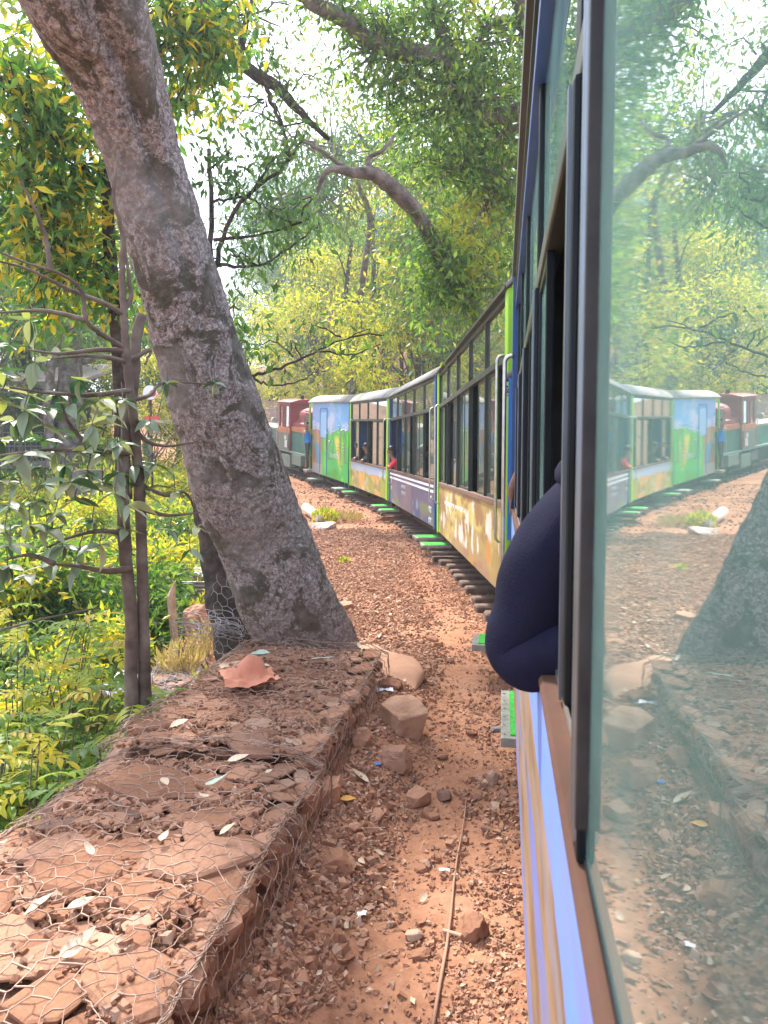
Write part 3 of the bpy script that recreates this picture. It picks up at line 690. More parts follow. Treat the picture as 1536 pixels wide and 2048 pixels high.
mb.box(XA, XB - .1, -.075, -.062, OZB + .04, OZS)
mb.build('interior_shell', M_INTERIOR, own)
MB().box(XB, XB + .01, -CW, -.06, OZB, ZE).build('end_wall', M_BLUE, own)
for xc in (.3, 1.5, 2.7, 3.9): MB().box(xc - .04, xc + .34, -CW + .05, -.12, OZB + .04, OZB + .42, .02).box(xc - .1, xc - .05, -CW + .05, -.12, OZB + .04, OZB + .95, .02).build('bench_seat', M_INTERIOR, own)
# bright blue hand rails and channel at the front doorway
rail_tube(XB - .10, ZS - .55, 2.36, .060, .016).build('grab_rail', M_STEEL, own, True)
MB().box(XB - .06, XB - .03, .008, .030, 1.0, 2.2, .004).build('door_edge', M_BRIGHTBLUE, own)
st = step_obj(own, 3.85, .74, .30, .062, y0=-.1)
for k in range(6): MB().tube([(3.53 + .125 * k, .045, .294), (3.53 + .125 * k, .045, .300)], .006, 6).build('rivet', M_STEEL, st)
step_obj(own, 5.42, .34, .30, .27, y0=-.1)
ub = MB().box(XA + .1, XB - .1, -CW + .2, -.2, OZB - .12, OZB - .002)
for xc in (-.6, 4.5): ub.box(xc - .55, xc + .55, -CW + .42, -.42, .22, .36)
ub.build('underframe', M_UNDER, own)
for xc in (4.1, 4.9, -.2, -1.0): wheel_mb(xc).build('wheelset', M_UNDER, own, True)
# ------------------------------------------------------------ vegetation helpers
def leaves_np(pos, dirs, L, W, fold=0.25, up=None):
    """two-triangle folded leaves; pos (n,3), dirs (n,3), L, W (n,)"""
    n = len(pos); d = dirs / np.linalg.norm(dirs, axis=1, keepdims=True)
    r = rng.normal(size=(n, 3)) if up is None else up + 0.35 * rng.normal(size=(n, 3))
    s = np.cross(d, r); s /= np.maximum(1e-6, np.linalg.norm(s, axis=1, keepdims=True)); u = np.cross(s, d)
    L = L[:, None]; W = W[:, None]
    a = pos; b = pos + d * L * .45 + s * W * .5 + u * W * fold; c = pos + d * L; e = pos + d * L * .45 - s * W * .5 + u * W * fold
    V = np.stack([a, b, c, e], 1).reshape(-1, 3); k = np.arange(n)[:, None] * 4
    F = np.concatenate([k + np.array([[0, 1, 2]]), k + np.array([[0, 2, 3]])], 1).reshape(-1, 3)
    return V, F
def crown_mesh(name, centers, rad, per, size, droop=0.5, flat=0.65, jit=1.0, aspect=0.42):
    Ps = []; Ds = []
    for (c, r) in zip(centers, rad):
        n = int(per * (r / np.mean(rad)) ** 2)
        v = rng.normal(size=(n, 3)); v /= np.linalg.norm(v, axis=1, keepdims=True)
        v *= (rng.random((n, 1)) ** 0.45) * r; v[:, 2] *= flat
        # sprays: leaves gather in small tufts
        t = rng.normal(size=(max(4, n // 9), 3)) * r * .55; t[:, 2] *= flat
        m = rng.random(n) < .6; v[m] = t[rng.integers(0, len(t), m.sum())] + rng.normal(size=(m.sum(), 3)) * size * 1.1
        Ps.append(v + np.array(c)); dd = v / (np.linalg.norm(v, axis=1, keepdims=True) + 1e-6) * .6 + rng.normal(size=(n, 3)) * .6; dd[:, 2] -= droop; Ds.append(dd)
    Ps = np.vstack(Ps); Ds = np.vstack(Ds); n = len(Ps)
    L = size * (0.6 + 0.8 * rng.random(n)); V, F = leaves_np(Ps, Ds, L, L * aspect * (.8 + .4 * rng.random(n)))
    return np_mesh(name, V, F)
def limb(mb, pts, r0, r1, n=7, wob=0.0, sub=5):
    sp = spline([tuple(p) for p in pts], sub); m = len(sp); q = []
    for i, p in enumerate(sp):
        p = Vector(p); p += Vector((random.gauss(0, wob), random.gauss(0, wob), random.gauss(0, wob))) if 0 < i < m - 1 else Vector()
        q.append(p)
    mb.tube(q, [r0 + (r1 - r0) * (i / (m - 1)) for i in range(m)], n); return q

M_BARK_GREY = mat_noise('grey_bark', (0.055, 0.047, 0.042), (0.15, 0.125, 0.11), 7, 0.95, 0.9, 0.03, c3=(0.25, 0.23, 0.20))
M_BARK_DARK = mat_noise('dark_bark', (0.018, 0.014, 0.012), (0.055, 0.04, 0.033), 9, 0.95, 0.9, 0.02, c3=(0.11, 0.09, 0.07))
L_DARK = mat_leaf('leaves_dark_green', [(0, (0.035, 0.085, 0.022)), (.5, (0.06, 0.13, 0.03)), (1, (0.12, 0.19, 0.04))], .42, (0.34, 0.27, 0.02), .35, (.55, .68))
L_MID = mat_leaf('leaves_mid_green', [(0, (0.045, 0.105, 0.035)), (.5, (0.085, 0.16, 0.045)), (1, (0.17, 0.23, 0.055))], .40, (0.45, 0.36, 0.02), .45, (.50, .62))
L_YEL = mat_leaf('leaves_yellow_green', [(0, (0.12, 0.20, 0.04)), (.4, (0.30, 0.34, 0.045)), (.75, (0.54, 0.46, 0.045)), (1, (0.60, 0.40, 0.05))], .45)
L_OVER = mat_leaf('hanging_leaves', [(0, (0.04, 0.10, 0.03)), (.5, (0.10, 0.19, 0.045)), (1, (0.24, 0.30, 0.05))], .55, (0.46, 0.38, 0.03), .8, (.58, .68))
L_HAZEBLUE = mat_leaf('leaves_haze_blue', [(0, (0.045, 0.10, 0.06)), (1, (0.10, 0.19, 0.10))], .35)  # far trees: the blue of distance haze is put into the leaf colour
L_OLIVE = mat_leaf('leaves_olive', [(0, (0.035, 0.09, 0.025)), (.5, (0.08, 0.16, 0.035)), (1, (0.20, 0.26, 0.04))], .45, (0.46, 0.38, 0.02), .7, (.60, .72))

# ------------------------------------------------------------ background trees: five growth forms, copied
def tree_form(seed, h, r, ncl, per, size, lm, bm_, tr=.17, low=.35, flat=.7, lean=.4):
    random.seed(seed)
    root = thing('tree', 'x', 'tree'); mb = MB()
    top = Vector((random.uniform(-lean, lean), random.uniform(-lean, lean), h * .72))
    tp = limb(mb, [(0, 0, -.6), (random.uniform(-.1, .1), random.uniform(-.1, .1), h * .2), (top.x * .5, top.y * .4, h * .45), tuple(top)], tr, tr * .4, 9, .02)
    cs, rs = [], []
    for i in range(ncl):
        a = random.uniform(0, 2 * math.pi); q = random.random(); zz = h * (low + (1 - low) * q); rr = r * math.sqrt(max(0.05, 1 - (2 * q - .9) ** 2 * .85)) * math.sqrt(random.uniform(.08, 1))
        c_ = Vector((math.cos(a) * rr + top.x * q, math.sin(a) * rr + top.y * q, zz)); cs.append(c_); rs.append(r * random.uniform(.20, .36))
    for c_ in cs:
        t = min(.97, max(.28, (c_.z / h) * .78)); k = tp[int(t * (len(tp) - 1))]; mid = k.lerp(c_, .5) + Vector((0, 0, -random.uniform(0, .3)))
        limb(mb, [k, mid + Vector((random.uniform(-.2, .2), random.uniform(-.2, .2), 0)), c_], tr * .30, .015, 5, .02, 4)
    mb.build('trunk', bm_, root, True)
    cr = link('crown', crown_mesh('crown', cs, rs, per, size, flat=flat), lm, root)
    return root
forms = [tree_form(1, 11, 3.4, 34, 420, .17, L_MID, M_BARK_GREY), tree_form(2, 13, 3.8, 38, 420, .18, L_DARK, M_BARK_GREY, .22, .42),
         tree_form(3, 7.5, 2.9, 30, 420, .15, L_YEL, M_BARK_GREY, .13, .22), tree_form(4, 17, 4.6, 46, 420, .22, L_HAZEBLUE, M_BARK_GREY, .3, .45),
         tree_form(5, 9.5, 3.1, 32, 420, .16, L_OLIVE, M_BARK_DARK, .15, .25)]
kinds = ['mid green leafy tree', 'tall dark green tree', 'yellow green bushy tree', 'very tall haze tinted blue green tree', 'olive brown tree with low crown']
used = [False] * 5
def put_tree(k, xpx, D, sc, label, group=None, rz=None):
    global used
    o = forms[k] if not used[k] else copy_tree(forms[k]); used[k] = True
    xx = (xpx - 768) / FPX * D; o.location = (xx, D, gz(xx, D) - .05); o.rotation_euler = (0, 0, random.uniform(0, 6.28) if rz is None else rz)
    o.scale = (sc, sc, sc * random.uniform(.95, 1.08)); o['label'] = label
    if group: o['group'] = group
    elif 'group' in o: del o['group']
    return o
random.seed(21)
spots = [  # form, x in the picture, distance, scale, what singles it out
 (2, 655, 36, 1.15, 'yellow green tree standing behind the engine and the mural van'),
 (2, 760, 33, 1.05, 'bright yellow bushy tree rising over the lime coach roof'),
 (2, 850, 25, 1.0, 'yellow green tree whose crown hangs over the slate blue coach roof'),
 (0, 930, 21, 1.05, 'mid green tree beside the roof of the nearest tan coach'),
 (4, 700, 44, 1.2, 'olive tree behind the yellow trees, left of the train bend'),
 (1, 820, 40, .85, 'dark tree behind the yellow bushes right of the picture centre'),
 (0, 600, 50, 1.15, 'mid green tree above the engine cab in the haze'),
 (3, 560, 66, 1.05, 'very tall hazy blue tree left of the big branch gap'),
 (3, 700, 62, 1.0, 'hazy blue tree in the gap above the yellow trees'),
 (3, 860, 58, .78, 'hazy blue green tree rising behind the middle coaches'),
 (1, 960, 33, .78, 'dark tree just left of our coach roof edge'),
 (0, 490, 52, .75, 'small mid green tree just right of the leaning trunk'),
 (2, 470, 40, .70, 'low yellow tree showing past the right edge of the leaning trunk'),
 (4, 60, 24, .95, 'olive tree behind the verandah at the left edge'),
 (1, 150, 30, .95, 'dark tall tree behind the twin stemmed sapling'),
 (0, 250, 34, 1.0, 'mid green tree behind the fork of the sapling'),
 (3, 120, 52, .9, 'hazy blue green tree far behind the verandah'),
 (3, 330, 60, .75, 'hazy blue green tree hidden mostly by the leaning trunk'),
 (4, 360, 28, .8, 'olive tree on the slope left of the leaning trunk'),
 (0, -60, 20, .9, 'mid green tree cut by the left edge above the verandah'),
 (2, 300, 22, .62, 'small yellow tree low on the slope between sapling and leaning trunk'),
 (4, 620, 74, 1.3, 'distant olive tree on the skyline beyond the engine'),
 (3, 960, 70, .85, 'distant haze tinted blue green tree on the skyline beyond our coach roof'),
 (0, 880, 47, 1.1, 'mid green tree half hidden by the yellow tree over the coaches'),
 (2, 590, 52, .7, 'low yellow bushy tree just above the engine cab roof'),
]
for (k, x_, D_, s_, lb) in spots: put_tree(k, x_, D_, s_, lb)
random.seed(5)
for i in range(16):   # the wood closes behind them
    D_ = random.uniform(62, 95); k_ = random.choice([0, 1, 3, 3, 4]); x_ = random.uniform(-250, 470) if i % 3 == 0 else random.uniform(520, 1250)
    put_tree(k_, x_, D_, random.uniform(.9, 1.25) if i % 3 else .6, 'far ' + kinds[k_] + ' in the haze ' + ('beyond the left slope' if x_ < 200 else 'behind the leaning trunk' if x_ < 500 else 'above the engine' if x_ < 690 else 'above the middle coaches' if x_ < 880 else 'above the nearest coaches'), 'far trees closing the wood')

# ------------------------------------------------------------ bushy slope left of the line
def shrub_form(seed, r, h, n, size, lm):
    random.seed(seed); root = thing('shrub', 'x', 'shrub'); mb = MB(); cs = []; rs = []
    for i in range(13):
        a = random.uniform(0, 6.28); q = math.sqrt(random.random()) * r * .85; c_ = (q * math.cos(a), q * math.sin(a), h * random.uniform(.35, .95) * (1 - .35 * (q / r)))
        cs.append(c_); rs.append(r * random.uniform(.22, .36)); limb(mb, [(0, 0, -.1), (c_[0] * .4, c_[1] * .4, c_[2] * .6), c_], .014, .005, 4, .01, 3)
    mb.build('stem', M_BARK_DARK, root, True)
    link('foliage', crown_mesh('foliage', cs, rs, n, size, droop=.25, flat=.45, aspect=.38), lm, root)
    return root
sf = [shrub_form(11, .8, 1.0, 330, .085, L_MID), shrub_form(12, .9, 1.15, 330, .09, L_YEL), shrub_form(13, .75, .95, 330, .08, L_DARK), shrub_form(14, 1.0, 1.2, 330, .095, L_OLIVE)]
sused = [False] * 4; random.seed(33); cnt = 0
slabels = ['mid green shrub in the thicket covering the left slope', 'yellow green shrub in the thicket covering the left slope', 'dark green shrub in the thicket covering the left slope', 'olive shrub in the thicket covering the left slope']
yy = 4.3
while yy < 26:
    step_ = .62 + yy * .045
    xl = -0.56 * yy - 1.0; xr = -0.05 * yy - .6
    x_ = xl + random.uniform(0, .4)
    while x_ < xr:
        u_ = float(usign(np.array([x_]), np.array([yy]))[0])
        lim = 2.2 if yy < 4.9 else (3.75 if yy < 11.5 else float(np.interp(yy, [11, 18, 26], [4.2, 5.2, 6.6])))
        if u_ > lim and (x_ / yy) < -.17:
            k = random.choices([0, 1, 2, 3], [.22, .52, .12, .14])[0]
            o = sf[k] if not sused[k] else copy_tree(sf[k]); sused[k] = True
            px_, py_ = x_ + random.uniform(-.2, .2), yy + random.uniform(-.2, .2)
            s_ = random.uniform(.8, 1.2) * (1 + yy * .018)
            o.location = (px_, py_, gz(px_, py_) - .05); o.rotation_euler = (0, 0, random.uniform(0, 6.28)); o.scale = (s_,) * 3
            xp_ = 768 + FPX * px_ / py_
            where_ = ('at the left picture edge' if xp_ < 90 else 'left of the sapling stems' if xp_ < 235 else 'just right of the sapling stems' if xp_ < 330 else 'against the leaning trunk')
            o['label'] = ('large ' if s_ > 1.12 else 'small ' if s_ < 1.0 else '') + ['mid green', 'yellow green', 'dark green', 'olive'][k] + ' shrub ' + ('near the gabion, ' if py_ < 6.5 else 'in the middle of the slope, ' if py_ < 10 else 'farther along the slope, ' if py_ < 16 else 'far along the slope, ') + where_; o['group'] = 'shrubs covering the left slope, ' + ['mid green', 'yellow green', 'dark green', 'olive'][k]; cnt += 1
        x_ += step_ * random.uniform(.9, 1.2)
    yy += step_ * .8
print('shrubs', cnt)

# ------------------------------------------------------------ big leaning trunk
TR = [(1330, 628, 112, 5.35), (1280, 611, 101, 5.32), (1180, 568, 97, 5.25), (1080, 530, 96, 5.2), (1000, 496, 98, 5.1), (900, 460, 97, 5.0), (800, 430, 93, 4.9), (700, 398, 87, 4.8), (600, 370, 85, 4.7), (500, 340, 84, 4.6), (400, 312, 80, 4.5), (300, 285, 80, 4.4), (200, 254, 87, 4.25), (100, 216, 102, 4.1), (0, 172, 122, 3.92), (-130, 118, 140, 3.75), (-260, 60, 150, 3.6)]
ctr = [tuple(px(x, y, D)) + (hw * D / FPX * .93,) for (y, x, hw, D) in TR]
ctr[0] = (ctr[0][0], ctr[0][1], -.15, ctr[0][3] * 1.12)
sp = spline(ctr, 26); n = 200; Vt = []
TREE = thing('leaning_tree', 'thick leaning tree trunk with flaky grey brown bark at the end of the gabion', 'tree', (ctr[0][0], ctr[0][1], 0))
base = np.array([ctr[0][0], ctr[0][1], 0.0]); th = np.linspace(0, 2 * np.pi, n, endpoint=False)
for i, p in enumerate(sp):
    c_ = np.array(p[:3]); r_ = p[3]; d = np.array(sp[min(i + 1, len(sp) - 1)][:3]) - np.array(sp[max(i - 1, 0)][:3]); d /= np.linalg.norm(d)
    ax = np.cross(np.array([0, 1.0, 0]), d); ax /= np.linalg.norm(ax); bx = np.cross(d, ax)   # ax points right, bx away/towards
    hgt = c_[2]; t = i / (len(sp) - 1)
    flute = .05 * np.cos(3 * th + 1.2 + t * 1.5) + .03 * np.cos(5 * th + .4 - t * 2)
    flare = .22 * math.exp(-max(0, hgt + .05) / .28) * (0.6 + .5 * np.cos(4 * th + .8)) + .10 * math.exp(-max(0, hgt) / .7) * np.cos(3 * th + 2.2)
    # the seam where two stems have grown together, facing the path
    gw = .20 + .06 * t; gp = -1.35 + .25 * math.sin(t * 3.2)
    dd = np.angle(np.exp(1j * (th - gp))); groove = -(.05 + .22 * sstep(.35, .8, t)) * np.exp(-(dd / gw) ** 2)
    dd2 = np.angle(np.exp(1j * (th - (-.9)))); groove = groove - .13 * math.exp(-max(0, hgt) / .5) * np.exp(-(dd2 / .2) ** 2)
    rr = r_ * (1 + flute * .7 + flare + groove)
    P_ = c_[None] + (ax[None] * np.cos(th)[:, None] + bx[None] * np.sin(th)[:, None]) * rr[:, None]
    f1 = fbm(P_[:, 0] * 4, P_[:, 1] * 4, P_[:, 2] * 3, 3) - .5; f2 = fbm(P_[:, 0] * 22, P_[:, 1] * 22, P_[:, 2] * 18, 3) - .5; f3 = np.abs(vnoise(P_[:, 0] * 38 + 3, P_[:, 1] * 38, P_[:, 2] * 26) - .5)
    dis = .055 * f1 + .026 * f2 - .018 * f3
    P_ = P_ + (ax[None] * np.cos(th)[:, None] + bx[None] * np.sin(th)[:, None]) * dis[:, None]
    Vt.append(P_ - base)
m_ = len(sp); Vt = np.vstack(Vt); id_ = np.arange(m_ * n).reshape(m_, n); nx_ = np.roll(id_, -1, axis=1)
Ff = np.stack([id_[:-1], nx_[:-1], nx_[1:], id_[1:]], -1).reshape(-1, 4)
me = np_mesh('trunk', Vt, Ff, True)
m, nt, b = newmat('flaky_lichen_bark')
na = noise(nt, 3.6, 6, 0.72, dist=.8); nb_ = noise(nt, 42, 7, 0.8, dist=.7); nc = noise(nt, 1.8, 4, 0.6); nd = noise(nt, 110, 4, .7)
c = ramp_out(nt, nb_.outputs[0], [(0.34, (0.035, 0.028, 0.027)), (0.43, (0.13, 0.105, 0.095)), (0.52, (0.26, 0.22, 0.205)), (0.62, (0.46, 0.42, 0.385))])
c = mixc(nt, ramp_out(nt, na.outputs[0], [(0.51, (0, 0, 0)), (0.55, (.9, .9, .9))]), c, mixc(nt, nb_.outputs[0], (0.03, 0.026, 0.02), (0.12, 0.11, 0.075)))
c = mixc(nt, ramp_out(nt, nc.outputs[0], [(0.45, (0, 0, 0)), (0.6, (.6, .6, .6))]), c, mixc(nt, nb_.outputs[0], (0.14, 0.12, 0.11), (0.40, 0.365, 0.34)))
# red dust low on the trunk
g = nt.nodes.new('ShaderNodeNewGeometry'); sx = nt.nodes.new('ShaderNodeSeparateXYZ'); nt.links.new(g.outputs['Position'], sx.inputs[0])
mr = nt.nodes.new('ShaderNodeMapRange'); mr.inputs[1].default_value = .1; mr.inputs[2].default_value = .75; mr.inputs[3].default_value = .55; mr.inputs[4].default_value = 0; nt.links.new(sx.outputs[2], mr.inputs[0])
c = mixc(nt, mr.outputs[0], c, (0.27, 0.145, 0.10)); nt.links.new(c, b.inputs['Base Color']); b.inputs['Roughness'].default_value = .95; b.inputs['Specular IOR Level'].default_value = .15
mxh = nt.nodes.new('ShaderNodeMath'); mxh.operation = 'ADD'; nt.links.new(nb_.outputs[0], mxh.inputs[0]); nt.links.new(nd.outputs[0], mxh.inputs[1]); bump(nt, b, mxh.outputs[0], .8, .012)
M_BIGBARK = m
link('trunk', me, m, TREE)
top = Vector(ctr[-1][:3]) - Vector(base); mb = MB()
ax_ = Vector(ctr[-1][:3]) - Vector(ctr[-2][:3]); ax_.normalize()
q1 = limb(mb, [top + ax_ * .25 + Vector((.10, 0, 0)), top + ax_ * .8 + Vector((.14, 0, 0)), top + ax_ * 2.2 + Vector((.5, .4, 0)), top + ax_ * 4 + Vector((1.6, 1.4, .3))], .27, .10, 20, 0)
q2 = limb(mb, [top + ax_ * .25 - Vector((.10, 0, 0)), top + ax_ * .9 - Vector((.16, 0, 0)), top + ax_ * 2.2 + Vector((-.8, .2, 0)), top + ax_ * 3.8 + Vector((-1.8, .8, .2))], .27, .10, 20, 0)
cs = []; 
random.seed(44)
for q in (q1, q2):
    for k in range(11):
        s0 = q[random.randint(len(q) // 2, len(q) - 1)]; e = s0 + Vector((random.gauss(0, 1.2), random.gauss(.3, 1.2), random.uniform(.2, 1.6))); limb(mb, [s0, s0.lerp(e, .5) + Vector((0, 0, .15)), e], .05, .012, 6, .03); cs.append(tuple(e))
mb.build('limb', M_BIGBARK, TREE, True)
link('crown', crown_mesh('crown', cs, [.75] * len(cs), 330, .11), L_MID, TREE)

# second, dark trunk just behind it
D2 = [(1335, 482, 48, 5.9), (1300, 476, 46, 5.9), (1200, 452, 40, 5.95), (1100, 436, 36, 6.0), (1000, 418, 33, 6.05), (880, 400, 30, 6.1), (700, 372, 28, 6.2), (500, 330, 26, 6.3), (250, 270, 22, 6.4)]
t2 = thing('dark_trunk', 'slim dark tree trunk close behind the leaning tree, wrapped in wire netting', 'tree', tuple(px(482, 1335, 5.9))[:2] + (0,)); b2 = t2.location.copy()
pts = [px(x, y, D) - b2 for (y, x, hw, D) in D2]; pts[0].z = -.45; mb = MB(); sp2 = spline([tuple(p) for p in pts], 8); mb.tube([Vector(p) for p in sp2], [float(np.interp(i / (len(sp2) - 1) * (len(D2) - 1), range(len(D2)), [d[2] * d[3] / FPX for d in D2])) * (1 + .06 * math.sin(i * .9)) for i in range(len(sp2))], 14)
mb.build('trunk', M_BARK_DARK, t2, True)

# ------------------------------------------------------------ trees drawn by their limbs, with clumps of hanging leaves
def limb_tree(name, label, limbs, blobs, lm, bark, base_px, size, droop=.8, per=1.0, group=None):
    """limbs: [[(x, y, D, half width px), ...]]; blobs: (x, y, D, rx px, ry px, leaves)"""
    bp = px(*base_px); root = thing(name, label, 'tree', (bp.x, bp.y, 0), group=group); b_ = root.location.copy(); mb = MB(); nodes = []
    for l in limbs:
        p = [tuple(px(a, b, d) - b_) + (w * d / FPX,) for (a, b, d, w) in l]; sp_ = spline(p, 7); mb.tube([Vector(q[:3]) + Vector((random.gauss(0, .006), 0, random.gauss(0, .006))) for q in sp_], [max(.004, q[3]) for q in sp_], 8); nodes += [Vector(q[:3]) for q in sp_]
    P_, D_ = [], []
    for (x, y, d, rx, ry, n_) in blobs:
        c_ = px(x, y, d) - b_; RX, RY = rx * d / FPX, ry * d / FPX; k = max(3, int(n_ / 24)); near_ = min(nodes, key=lambda q: (q - c_).length)
        ntw = 0
        for j in range(k):
            e = c_ + Vector((random.gauss(0, RX * .85), random.gauss(0, max(RX, RY) * .7), random.gauss(0, RY * .8)))
            s_ = near_.lerp(e, random.uniform(0, .25)); mid = s_.lerp(e, .55) + Vector((random.gauss(0, .1), random.gauss(0, .1), random.uniform(0, .18)))
            if j % 2 == 0: limb(mb, [s_ if (s_ - e).length < 2.5 * max(RX, RY) + .6 else e.lerp(s_, .4), mid, e], .011 * d / 7, .003, 4, .012, 4)
            m2 = int(n_ / k * per); tt = rng.random((m2, 1)); base_p = np.array(mid)[None] * (1 - tt) + np.array(e)[None] * tt
            P_.append(base_p + rng.normal(size=(m2, 3)) * np.array([.13, .13, .11]) * (d / 7) ** .6); dd = rng.normal(size=(m2, 3)) * .55 + np.array(e - mid)[None] * .8; dd[:, 2] -= droop; D_.append(dd)
    mb.build('branches', bark, root, True)
    P_ = np.vstack(P_); D_ = np.vstack(D_); L = size * (.65 + .7 * rng.random(len(P_))); V, F_ = leaves_np(P_, D_, L, L * .36 * (.8 + .4 * rng.random(len(P_))))
    link('crown', np_mesh('crown', V, F_), lm, root); return root
random.seed(77)
limb_tree('overhanging_tree', 'tree with long drooping leaves hanging over the train from the upper right', [
    [(1180, 700, 11.5, 40), (1130, 420, 11, 32), (1100, 200, 10.5, 26), (1060, 60, 10, 20), (1020, -60, 9.6, 14)],
    [(1120, 380, 11, 16), (1010, 320, 10.5, 10), (980, 400, 10.3, 8), (930, 470, 10.1, 6), (860, 520, 10, 3)],
    [(1100, 210, 10.4, 20), (960, 230, 10, 16), (900, 120, 9.8, 20), (840, 110, 9.7, 18), (740, 80, 9.6, 16), (690, 40, 9.5, 15), (620, 0, 9.4, 14), (560, -50, 9.3, 12)],
    [(1060, 40, 10, 9), (985, 50, 9.9, 7), (955, 90, 9.8, 3)], [(900, 120, 9.8, 12), (870, 20, 9.7, 9), (860, -60, 9.6, 7)],
    [(1040, 250, 10.4, 7), (960, 300, 10.2, 5), (930, 340, 10.1, 3)],
    [(1130, 700, 10.8, 20), (960, 640, 10, 16), (850, 452, 9.0, 15), (800, 390, 8.7, 16), (750, 350, 8.5, 14), (705, 345, 8.4, 10), (655, 340, 8.3, 6), (635, 385, 8.3, 3)], [(755, 350, 8.5, 6), (735, 320, 8.5, 5), (765, 300, 8.5, 4), (790, 270, 8.5, 3)], [(705, 345, 8.4, 5), (640, 300, 8.3, 4), (600, 280, 8.3, 2)]],
  [(700, 20, 9.6, 60, 30, 500), (780, 60, 9.7, 80, 50, 900), (870, 40, 9.8, 90, 50, 1000), (960, 60, 9.9, 70, 60, 800), (1020, 100, 10.2, 60, 80, 700), (760, 130, 9.7, 60, 30, 350), (720, 200, 9.8, 50, 40, 260), (860, 200, 9.9, 80, 50, 900), (950, 190, 10, 80, 60, 900),
   (1000, 280, 10.4, 60, 70, 900), (930, 330, 10.2, 80, 60, 900), (860, 290, 10, 70, 50, 700), (960, 420, 10.2, 60, 50, 600), (1010, 440, 10.4, 40, 60, 500), (910, 520, 10.1, 50, 40, 450), (880, 470, 10, 40, 40, 350), (800, 250, 9.9, 50, 40, 350), (660, -20, 9.5, 60, 30, 300), (900, 250, 9.9, 110, 70, 900), (980, 140, 10, 60, 60, 700), (820, 120, 9.7, 60, 50, 500), (980, 360, 10.3, 60, 60, 700), (960, 500, 9.6, 70, 50, 900), (890, 520, 8.9, 50, 45, 900), (870, 600, 9.2, 40, 40, 500), (930, 590, 9.4, 50, 50, 700)],
  L_OVER, M_BARK_GREY, (1180, 900, 11.5), .105, .42)
random.seed(78)
limb_tree('slanting_tree', 'slender dark leaved tree hanging over the yellow crowns in the upper middle', [
    [(700, 850, 30, 8), (720, 600, 28, 7), (740, 450, 26, 6), (720, 380, 25, 5), (700, 345, 23, 4), (655, 340, 22, 3), (640, 380, 22, 2)],
    [(755, 350, 24, 7), (735, 320, 24, 5), (765, 300, 24, 4), (790, 270, 24, 3)], [(705, 345, 23, 6), (640, 300, 21, 4), (600, 280, 20, 3)], [(655, 340, 22, 4), (630, 430, 21, 2)], [(655, 345, 22, 3), (560, 390, 20, 2)]],
  [(700, 230, 23, 80, 50, 500), (650, 270, 22, 70, 50, 550), (600, 330, 20, 80, 60, 700), (680, 340, 22, 70, 50, 400), (620, 400, 21, 80, 55, 600), (560, 430, 20, 60, 50, 500), (760, 290, 24, 70, 45, 500), (800, 330, 24, 50, 40, 260), (580, 490, 20, 50, 40, 320), (680, 420, 22, 60, 40, 350)],
  L_DARK, M_BARK_GREY, (700, 900, 30), .18, .9)
random.seed(79)
limb_tree('sky_tree', 'thin leaved tree with a dark forked limb against the white sky', [
    [(330, -160, 10.5, 20), (400, -20, 10.2, 16), (480, 120, 10, 13), (560, 180, 10, 11), (600, 225, 10, 8), (660, 280, 10.1, 4)],
    [(480, 120, 10, 7), (492, 40, 9.9, 6), (505, 0, 9.9, 5), (500, -80, 9.8, 4)], [(530, 160, 10, 5), (545, 210, 10, 4), (570, 270, 10.1, 3), (575, 320, 10.2, 2)], [(505, 140, 10, 4), (540, 175, 9.9, 2.5)]],
  [(430, 30, 10, 60, 40, 300), (520, 40, 9.9, 40, 40, 220), (400, 130, 10, 50, 40, 350), (470, 70, 10, 30, 30, 150), (560, 110, 10, 50, 40, 160), (610, 150, 10, 40, 30, 120), (470, 220, 10, 50, 40, 130), (570, 250, 10, 60, 30, 170)],
  L_DARK, M_BARK_DARK, (300, 900, 11), .10, .8)
random.seed(80)
